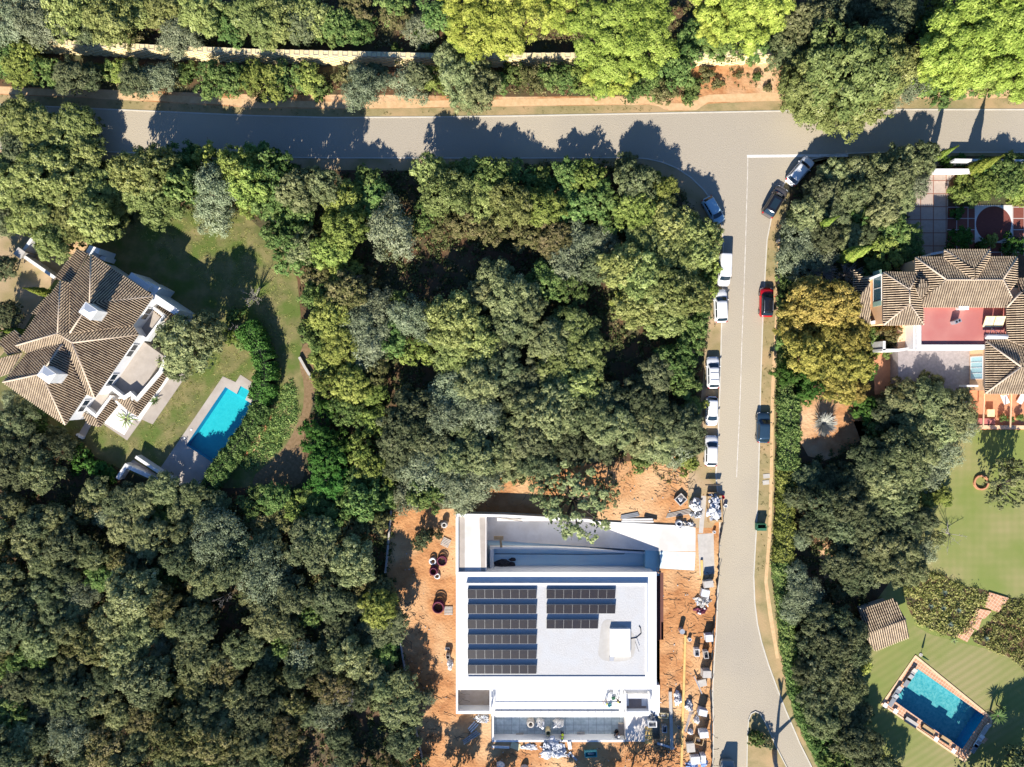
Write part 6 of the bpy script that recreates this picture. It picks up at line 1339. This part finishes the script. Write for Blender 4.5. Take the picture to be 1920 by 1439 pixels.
# east side
for d in [(1725, 308, 26, 'o'), (1735, 290, 26, 'o'), (1690, 300, 30, 'o'), (1680, 340, 36, 'o'), (1715, 345, 28, 's'), (1650, 310, 26, 'o'), (1640, 350, 34, 'o'), (1605, 320, 28, 'o'), (1565, 325, 30, 'o'), (1600, 365, 32, 'o'), (1545, 360, 34, 'v'), (1535, 368, 22, 'o'), (1512, 400, 32, 'o'), (1560, 400, 34, 'v'), (1610, 405, 28, 'g'), (1655, 395, 30, 'o'), (1690, 375, 26, 'o'), (1500, 440, 32, 's'), (1545, 445, 34, 'v'), (1590, 445, 28, 'o'), (1500, 485, 38, 's'), (1540, 480, 28, 's'), (1630, 435, 24, 'v'),
          (1675, 430, 30, 'g'), (1705, 445, 26, 'g'), (1660, 470, 34, 'y'), (1705, 475, 32, 'g'), (1640, 500, 24, 'g'), (1625, 530, 20, 'g'), (1480, 570, 24, 'g'), (1475, 525, 18, 'g'),
          (1515, 565, 46, 'a'), (1570, 570, 44, 'a'), (1490, 610, 36, 'a'), (1600, 600, 34, 'a'), (1545, 620, 42, 'a'), (1590, 640, 40, 'a'), (1510, 660, 40, 'a'), (1555, 680, 44, 'a'), (1600, 690, 36, 'a'), (1575, 725, 34, 'a'), (1600, 735, 26, 'a'), (1480, 650, 22, 'g'), (1480, 700, 26, 'l'), (1530, 718, 30, 'l'), (1510, 735, 22, 'l'), (1625, 690, 20, 'l'),
          (1645, 625, 20, 'g'), (1668, 628, 24, 'k'), (1680, 612, 16, 'k'), (1665, 655, 14, 'g'), (1640, 660, 12, 'y'), (1690, 735, 26, 'k'), (1745, 720, 24, 'k'), (1800, 715, 16, 'y'),
          (1700, 755, 40, 'o'), (1745, 750, 40, 'o'), (1790, 770, 42, 'o'), (1715, 800, 34, 'o'), (1760, 800, 38, 'o'), (1810, 800, 26, 's'), (1660, 775, 28, 'v'), (1620, 765, 26, 'l'), (1645, 800, 22, 'g'), (1680, 810, 22, 'v'),
          (1640, 860, 42, 'v'), (1690, 850, 42, 'o'), (1730, 845, 34, 'o'), (1770, 850, 34, 's'), (1660, 900, 42, 'o'), (1700, 890, 40, 'o'), (1735, 890, 34, 's'), (1600, 900, 34, 'v'), (1500, 935, 26, 'v'), (1545, 945, 36, 'v'), (1590, 945, 36, 'v'), (1635, 935, 38, 'o'), (1680, 935, 36, 'o'), (1740, 935, 24, 'y'), (1760, 925, 20, 'y'),
          (1530, 985, 30, 'v'), (1575, 990, 36, 'v'), (1620, 980, 36, 'v'), (1660, 975, 32, 'v'), (1700, 985, 36, 'v'), (1735, 975, 24, 'v'), (1605, 1025, 38, 'v'), (1650, 1020, 38, 'o'), (1695, 1030, 38, 'o'), (1730, 1030, 26, 's'), (1580, 1060, 34, 'v'), (1625, 1065, 36, 'v'), (1670, 1065, 36, 'o'), (1710, 1070, 28, 'o'), (1500, 1010, 18, 's'), (1495, 1075, 20, 's'),
          (1505, 1115, 36, 's'), (1485, 1150, 20, 's'), (1600, 1095, 26, 'v'), (1570, 1110, 16, 'k'), (1535, 1165, 34, 'v'), (1575, 1160, 24, 'v'), (1600, 1185, 28, 'v'), (1560, 1210, 36, 'v'), (1520, 1215, 28, 'v'), (1600, 1225, 30, 'v'), (1625, 1190, 20, 'o'), (1545, 1260, 38, 'v'), (1585, 1265, 34, 'o'), (1615, 1250, 20, 'y'), (1510, 1260, 24, 'v'), (1530, 1305, 34, 'v'), (1575, 1310, 36, 'v'), (1600, 1290, 26, 'o'), (1540, 1350, 34, 'o'), (1585, 1350, 36, 'v'), (1610, 1335, 26, 'v'), (1560, 1390, 34, 'g'), (1600, 1390, 36, 'v'), (1635, 1395, 24, 'v'), (1580, 1430, 36, 'g'), (1620, 1435, 34, 'v'), (1660, 1440, 26, 'v'), (1690, 1460, 24, 'v'),
          (1775, 940, 12, 'y'), (1810, 345, 22, 'y'), (1845, 350, 30, 'y'), (1885, 345, 30, 'g'), (1915, 350, 24, 'y'), (1850, 320, 26, 'g'), (1890, 318, 30, 'g'), (1915, 305, 22, 'y'), (1820, 368, 22, 'g'), (1795, 365, 16, 'y'), (1905, 372, 16, 'y'), (1860, 450, 12, 'y'), (1795, 400, 12, 'l'), (1800, 450, 24, 'l'), (1840, 465, 14, 'l'), (1900, 460, 20, 'l'), (1775, 305, 14, 'l'), (1800, 300, 12, 'l')]: tree(*d)
tree(1110, 1500, 44, 'v', .7); tree(1190, 1485, 36, 'q', .95); tree(1888, 912, 46, 'q', .95); tree(1905, 880, 24, 'q', .8)
tree(1762, 1010, 14, 'q', .8); tree(1560, 905, 38, 'v', .62); tree(1520, 900, 32, 'v', .6)
# stone ring under the lawn tree
t = thing('planter_ring', 'round brick planter ring at the foot of the open lawn tree', 'planter', W(1838, 905)); mb = LMB(); q1 = [(math.cos(a*.3142)*1.05, math.sin(a*.3142)*1.05) for a in range(20)]; mb.ring(q1, [(a*.8, b*.8) for a, b in q1], 0, .3); mb.build('ring', M['terra'], t)

# hedges: leafy volume along a line
def hedge(pts, w, h, mt, label, dens=150, ls=.15, gz=0.0):
    q = [W(*p) for p in pts]; base = q[len(q)//2]; t = thing('hedge', label, 'hedge', base)
    cs = []; ns = []
    for i in range(len(q)-1):
        d = q[i+1]-q[i]; L = d.length; d.normalize(); nn = np.array([-d.y, d.x, 0]); k = int(L*dens*1.5)
        s_ = rg.random(k); a = rg.uniform(0, math.pi, k); bump = 1 + .09*np.sin(s_*L*1.37+i*2.2) + .06*np.sin(s_*L*3.71+a*2+i) + .05*np.sin(s_*L*7.9+a*5+2*i) + rg.normal(size=k)*.05
        rr = rg.uniform(.72, 1.04, k)**.6*bump
        p = np.array(q[i])[None] + np.outer(s_*L, np.array(d)) + np.outer(np.sign(np.cos(a))*np.abs(np.cos(a))**.6*rr*w/2, nn) + np.outer(h*np.abs(np.sin(a))**.5*rr, [0, 0, 1])
        cs.append(p); ns.append(np.outer(np.cos(a), nn) + np.outer(np.sin(a), [0, 0, 1]) + rg.normal(size=(k, 3))*.55)
    c = np.concatenate(cs) - np.array(base); n = np.concatenate(ns)
    cell = np.floor(c*1.6).astype(int); hsh = ((cell[:, 0]*73856093) ^ (cell[:, 1]*19349663) ^ (cell[:, 2]*83492791)) % 1000/1000
    me = leaf_mesh('foliage', c, n, ls*rg.uniform(.6, 1.4, len(c)), .45*hsh+.55*rg.random(len(c))); me.materials.append(M[mt])
    o = bpy.data.objects.new('foliage', me); C.objects.link(o); o.parent = t
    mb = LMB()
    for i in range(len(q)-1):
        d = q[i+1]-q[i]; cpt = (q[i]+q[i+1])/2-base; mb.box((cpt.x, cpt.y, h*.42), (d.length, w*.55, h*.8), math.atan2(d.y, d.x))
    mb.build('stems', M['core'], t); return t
hedge([(1489, 395), (1474, 440), (1468, 490), (1466, 560)], 1.6, 1.5, 'lush', 'bright green hedge strip beside the verge at the upper bend', 420)
hedge([(1470, 600), (1470, 700), (1466, 760)], 2.2, 1.7, 'lush', 'green hedge beside the autumn trees along the side road', 500)
hedge([(1474, 740), (1474, 820), (1472, 880)], 2.9, 1.9, 'lush', 'thick green hedge opposite the slate blue car', 700)
hedge([(1471, 880), (1468, 940), (1466, 1000), (1462, 1050)], 2.6, 1.8, 'yellowgreen', 'yellowish hedge section opposite the green container', 560)
hedge([(1458, 1050), (1464, 1110), (1470, 1170), (1477, 1230)], 2.2, 1.7, 'lush', 'green hedge section where the road starts to bend', 560)
hedge([(1478, 1230), (1486, 1290), (1505, 1350), (1530, 1400), (1552, 1450)], 2.0, 1.6, 'lush', 'lower hedge running diagonally past the traffic island', 560)
hedge([(468, 612), (488, 640), (505, 680), (508, 715), (490, 752)], 3.2, 2.6, 'laurel', 'dark hedge above the turquoise pool inlet', 560)
hedge([(500, 758), (484, 790), (454, 832), (426, 872), (392, 922)], 2.7, 2.2, 'lush', 'feathery green hedge along the right side of the turquoise pool', 640)
hedge([(592, 470), (590, 520), (585, 570)], 2.0, 1.6, 'lush', 'hedge strip along the upper west lawn edge', 380)
hedge([(585, 600), (596, 640), (606, 690)], 1.8, 1.6, 'yellowgreen', 'loose light hedge right of the broken stone edging', 380)

# stuff: undergrowth, ivy bank, garden beds
def cover(name, label, polys, dens, mt, hmax, ls, clump=.5, cs_=1.0, avoid=()):
    cs = []; ns = []; ts = []
    for poly in polys:
        xs = [p[0] for p in poly]; ys = [p[1] for p in poly]; area = (max(xs)-min(xs))*(max(ys)-min(ys))/S/S; nc = int(area*dens)
        for _ in range(nc):
            p = (tr.uniform(min(xs), max(xs)), tr.uniform(min(ys), max(ys)))
            if not inpoly(p, poly): continue
            w = W(*p); k = tr.randint(10, 26); rr = clump*tr.uniform(.4, 1.3); g_ = rg.normal(size=(k, 3)); g_[:, 2] = np.abs(g_[:, 2])
            cs.append(np.array([w.x, w.y, 0]) + g_*[rr*.6, rr*.6, hmax*rr*.6]); ns.append(g_ + rg.normal(size=(k, 3))*.5 + [0, 0, .4]); ts.append(np.clip(tr.random()*.5*cs_ + rg.random(k)*.6, 0, 1))
    c = np.concatenate(cs); n = np.concatenate(ns); t_ = np.concatenate(ts)
    me = leaf_mesh(name, c, n, ls*rg.uniform(.6, 1.5, len(c)), t_); me.materials.append(M[mt]); o = bpy.data.objects.new(name, me); C.objects.link(o); tag(o, label, 'ground cover', kind='stuff'); return o
WOOD = [(575, 330), (1180, 300), (1270, 350), (1330, 430), (1330, 600), (1300, 760), (1300, 880), (1180, 850), (900, 930), (740, 950), (735, 1040), (755, 1250), (790, 1439), (0, 1439), (0, 930), (230, 900), (470, 925), (590, 925), (575, 800), (600, 700), (570, 560)]
cover('undergrowth', 'low undergrowth and leaf litter on the woodland floor', [WOOD], 2.0, 'floor', .9, .20)
cover('undergrowth', 'low undergrowth under the roadside and garden trees', [[(0, 300), (570, 310), (560, 420), (330, 400), (220, 430), (0, 430)], [(1490, 310), (1740, 290), (1700, 420), (1640, 480), (1640, 640), (1600, 760), (1490, 740), (1480, 500)], [(1500, 870), (1640, 800), (1700, 1000), (1620, 1130), (1640, 1439), (1560, 1439), (1490, 1220)], [(0, 760), (230, 890), (0, 930)]], 1.6, 'floor', .8, .18)
cover('bank_scrub', 'dry scrub and low plants on the roadside bank', [[(0, 125), (620, 135), (640, 165), (0, 160)], [(940, 135), (1300, 135), (1300, 178), (940, 172)]], 2.6, 'scrub', .8, .14)
cover('bank_scrub', 'sparse dry scrub on the orange bank and on the upper terrace', [[(1300, 125), (1480, 122), (1480, 160), (1320, 172)], [(1130, 850), (1300, 850), (1290, 905), (1150, 900)]], .9, 'scrub', .5, .12, .3)
o = cover('bank_scrub', 'scrub between the trees above the long block wall', [[(0, 0), (1480, 0), (1480, 92), (0, 90)], [(1480, 0), (1920, 0), (1920, 95), (1480, 95)]], 1.4, 'scrub', .9, .18); o.location.z = TOP
cover('ivy_bank', 'dense ivy groundcover on the slope beside the brown footpath', [smooth_poly([(548, 700), (558, 745), (556, 790), (530, 835), (490, 872), (448, 892), (455, 860), (495, 800), (520, 750)], 2)], 9, 'lush', .35, .15, .4)
cover('garden_bed_plants', 'mixed flowering plants filling the left garden bed', [smooth_poly(BED1, 1)], 8, 'heath', .9, .14, .4)
cover('garden_bed_plants', 'pale grasses and flowering plants filling the right garden bed', [smooth_poly(BED2, 1)], 8, 'heath', .9, .14, .4)
cover('verge_grass', 'tufts of dry grass on the verges', [[(0, 178), (640, 206), (1230, 198), (1230, 208), (640, 216), (0, 194)], [(1440, 420), (1462, 420), (1455, 720), (1440, 1070), (1420, 1070), (1428, 720)]], 1.6, 'scrub', .12, .07, .18)
cover('lawn_grass', 'uneven grass tufts on the west garden lawn', [[(240, 420), (440, 400), (540, 500), (560, 660), (480, 700), (400, 720), (300, 860), (120, 800), (260, 780), (350, 700), (420, 640), (440, 560), (300, 480)]], 3.0, 'heath', .08, .07, .25)

# spiky plants, cypresses, bare shrubs, agaves
def spindle(px, py, h, r, label, mt='cyp', gz=0.0):
    t = thing('cypress_tree', label, 'tree', W(px, py)); k = int(h*2100*r/.8); z = rg.random(k)**.85; a = rg.uniform(0, 6.28, k)
    prof = np.sin(np.clip(z*1.06+.03, 0, 1)**.62*math.pi)**.8*r*(1+.12*np.sin(a*5+z*22)); rr = prof*rg.uniform(.8, 1.08, k)
    c = np.stack([rr*np.cos(a), rr*np.sin(a), .2+z*h], 1); n = np.stack([np.cos(a), np.sin(a), np.full(k, .35)], 1) + rg.normal(size=(k, 3))*.35
    me = leaf_mesh('crown', c, n, .13*rg.uniform(.6, 1.5, k), .4*np.abs(np.sin(a*3+z*9))+.6*rg.random(k)); me.materials.append(M[mt]); o = bpy.data.objects.new('crown', me); C.objects.link(o); o.parent = t
    mb = LMB(); mb.tube([(0, 0, 0), (0, 0, h*.9)], [r*.3, .03], 7); mb.build('trunk', M['bark'], t)
spindle(1812, 324, 7.0, .75, 'large slim cypress leaning over the drive wall at the main road'); spindle(1742, 303, 6.0, .42, 'thin cypress between the oaks and the drive gate')
spindle(1572, 487, 9.5, .85, 'tall cypress with a long streaked crown above the bare grey shrub'); spindle(1520, 433, 8.0, .6, 'slim cypress among the oaks right of the taupe car')
spindle(98, 551, 5.4, .5, 'small cypress touching the villa eave left of the roof'); spindle(50, 625, 4.6, .5, 'small cypress at the lower left villa eave')
def bareshrub(px, py, r, h, label, n=26, mt='bare'):
    t = thing('bare_shrub', label, 'shrub', W(px, py, h*.6)); t.location.z = 0; mb = LMB(); b_ = random.Random(int(px)); mb.tube([(0, 0, 0), (.05, 0, h*.35)], [.12, .08], 6); mb.build('trunk', M['deadbark'], t); mb = LMB()
    for i in range(n):
        a = b_.uniform(0, 6.28); rr = r*math.sqrt(b_.random()); m_ = Vector((math.cos(a)*rr*.5, math.sin(a)*rr*.5, h*b_.uniform(.5, .7))); e = Vector((math.cos(a)*rr, math.sin(a)*rr, h*b_.uniform(.75, 1.05)))
        mb.tube([(0, 0, h*.3), m_, e], [.05, .03, .015], 4)
        for _ in range(9):
            f = m_.lerp(e, b_.random()); g_ = f + Vector((b_.uniform(-.6, .6), b_.uniform(-.6, .6), b_.uniform(-.1, .5)))*r*.35; mb.tube([f, g_], [.018, .007], 3)
    mb.build('branches', M['deadbark'], t)
bareshrub(475, 556, 1.6, 2.6, 'bleached bare shrub at the west lawn edge', 22); bareshrub(440, 622, 1.4, 1.6, 'low tangle of bare grey branches below the bleached shrub', 16); bareshrub(660, 525, 1.5, 3.5, 'bare lilac grey shrub inside the middle wood')
bareshrub(1545, 505, 2.6, 3.2, 'wide bare lilac grey shrub above the autumn tree', 60); bareshrub(1590, 515, 1.8, 3.0, 'smaller bare grey shrub right of the wide one', 34); bareshrub(1785, 1003, 2.4, 2.0, 'bare spreading branch reaching over the striped lawn', 8)
bareshrub(650, 1295, 1.6, 5.5, 'dead grey treetop in the lower wood left of the site', 20); bareshrub(420, 1120, 1.5, 5.0, 'bleached dead limb standing in the lower left wood', 5)
def rosette(px, py, n, L, label, mt, up=.5, name='agave', hgt=0.0, w=.07):
    t = thing(name, label, 'plant', W(px, py, hgt+.3)); t.location.z = 0; b_ = random.Random(int(px+py)); mb = LMB()
    for i in range(n):
        a = i*2.4; e = up*b_.uniform(.3, 1.3); ll = L*b_.uniform(.6, 1.1); d = Vector((math.cos(a), math.sin(a), 0)); s_ = Vector((-math.sin(a), math.cos(a), 0))
        vs_ = []
        for f, ww in [(0, .5*w), (.35, w), (.7, w*.8), (1, .01)]:
            c = d*ll*f*math.cos(e*.6) + Vector((0, 0, hgt+.15+ll*(math.sin(e)*f - .5*f*f*(1-up*.6)))); vs_ += [c-s_*ww*L, c+s_*ww*L]
        mb.add(vs_, [(0, 1, 3, 2), (2, 3, 5, 4), (4, 5, 7, 6)])
    mb.build('leaves', M[mt], t); mb = LMB(); mb.cyl((0, 0, 0), .12*L, hgt+.25, 8); mb.build('stem', M['bark'], t); return t
rosette(1543, 795, 420, 1.8, 'pale grey spiky plant on the bare orange patch', 'paleleaf', 1.25, 'agave', .1, .03)
rosette(1872, 1343, 46, 1.25, 'green sago palm at the right corner of the teal pool deck', 'palmleaf', .7, 'sago_palm', 1.3, .06); rosette(1880, 1330, 30, .8, 'smaller dark palm behind the sago palm', 'palmleaf', .9, 'sago_palm', .9, .06)
rosette(235, 787, 11, 1.7, 'large potted agave with long leaves on the white villa patio', 'agave', .5, 'potted_agave', .3, .05); rosette(289, 752, 16, .9, 'green strappy plant in the white villa planter', 'palmleaf', .7, 'planter_plant', .3, .08)
for i, (x, y, l) in enumerate([(1771, 1112, 'uppermost'), (1745, 1138, 'leftmost'), (1769, 1141, 'central'), (1797, 1145, 'right hand'), (1782, 1172, 'lowest'), (1849, 1198, 'path side')]):
    rosette(x, y, 60, .48, f'blue grey ball shaped rosette, {l} one of six in the garden beds', 'bluegrey', 1.2, 'rosette_plant', .3, .05)['group'] = 'blue grey rosettes in the garden beds'
rosette(1790, 1203, 14, .6, 'bright green tuft at the bottom of the garden steps', 'agave', .6, 'tuft', 0, .08)
for i, (x, y) in enumerate([(1873, 783), (1888, 786), (1906, 783)]):
    t = pot(x, y, ['potted plant on the dark ledge, left of three', 'potted plant on the dark ledge, middle of three', 'potted plant on the dark ledge, right of three'][i], .32, .45, .15); m_ = PR['bush'][i][0]; o = bpy.data.objects.new('foliage', m_); C.objects.link(o); o.parent = t; o.scale = (.4, .4, .5); o.location.z = .35
    o.material_slots[0].link = 'OBJECT'; o.material_slots[0].material = M['lush']
# bare forked tree on the traffic island, its shadow on the road
t = thing('bare_tree', 'thick forked bare tree trunk on the traffic island with pale limbs', 'tree', W(1452, 1408)); mb = LMB()
mb.tube([(0, 0, 0), (-.35, -.9, 1.2), (-.6, -1.4, 2.6)], [.38, .30, .26], 9); o = mb.build('trunk', M['deadbark'], t); mb = LMB()
for pth in ([(-.6, -1.4, 2.6), (-1.0, -1.2, 4.2), (-1.4, -1.1, 6.2), (-1.6, -1.2, 7.4)], [(-1.2, -1.15, 5.2), (-.4, -1.6, 6.6), (.4, -1.9, 8.2)], [(-1.5, -1.1, 6.4), (-2.2, -1.4, 7.4)], [(-.6, -1.4, 2.6), (.6, -1.2, 3.4), (1.6, -1.4, 4.4)], [(-.5, -1.2, 2.2), (-1.8, -1.6, 2.6), (-2.6, -1.3, 3.0)], [(.0, -1.5, 7.2), (-.2, -2, 8.2)]):
    mb.tube(pth, [.24*(1-k/(len(pth)+.5)) for k in range(len(pth))], 7)
mb.build('limbs', M['deadbark'], t)
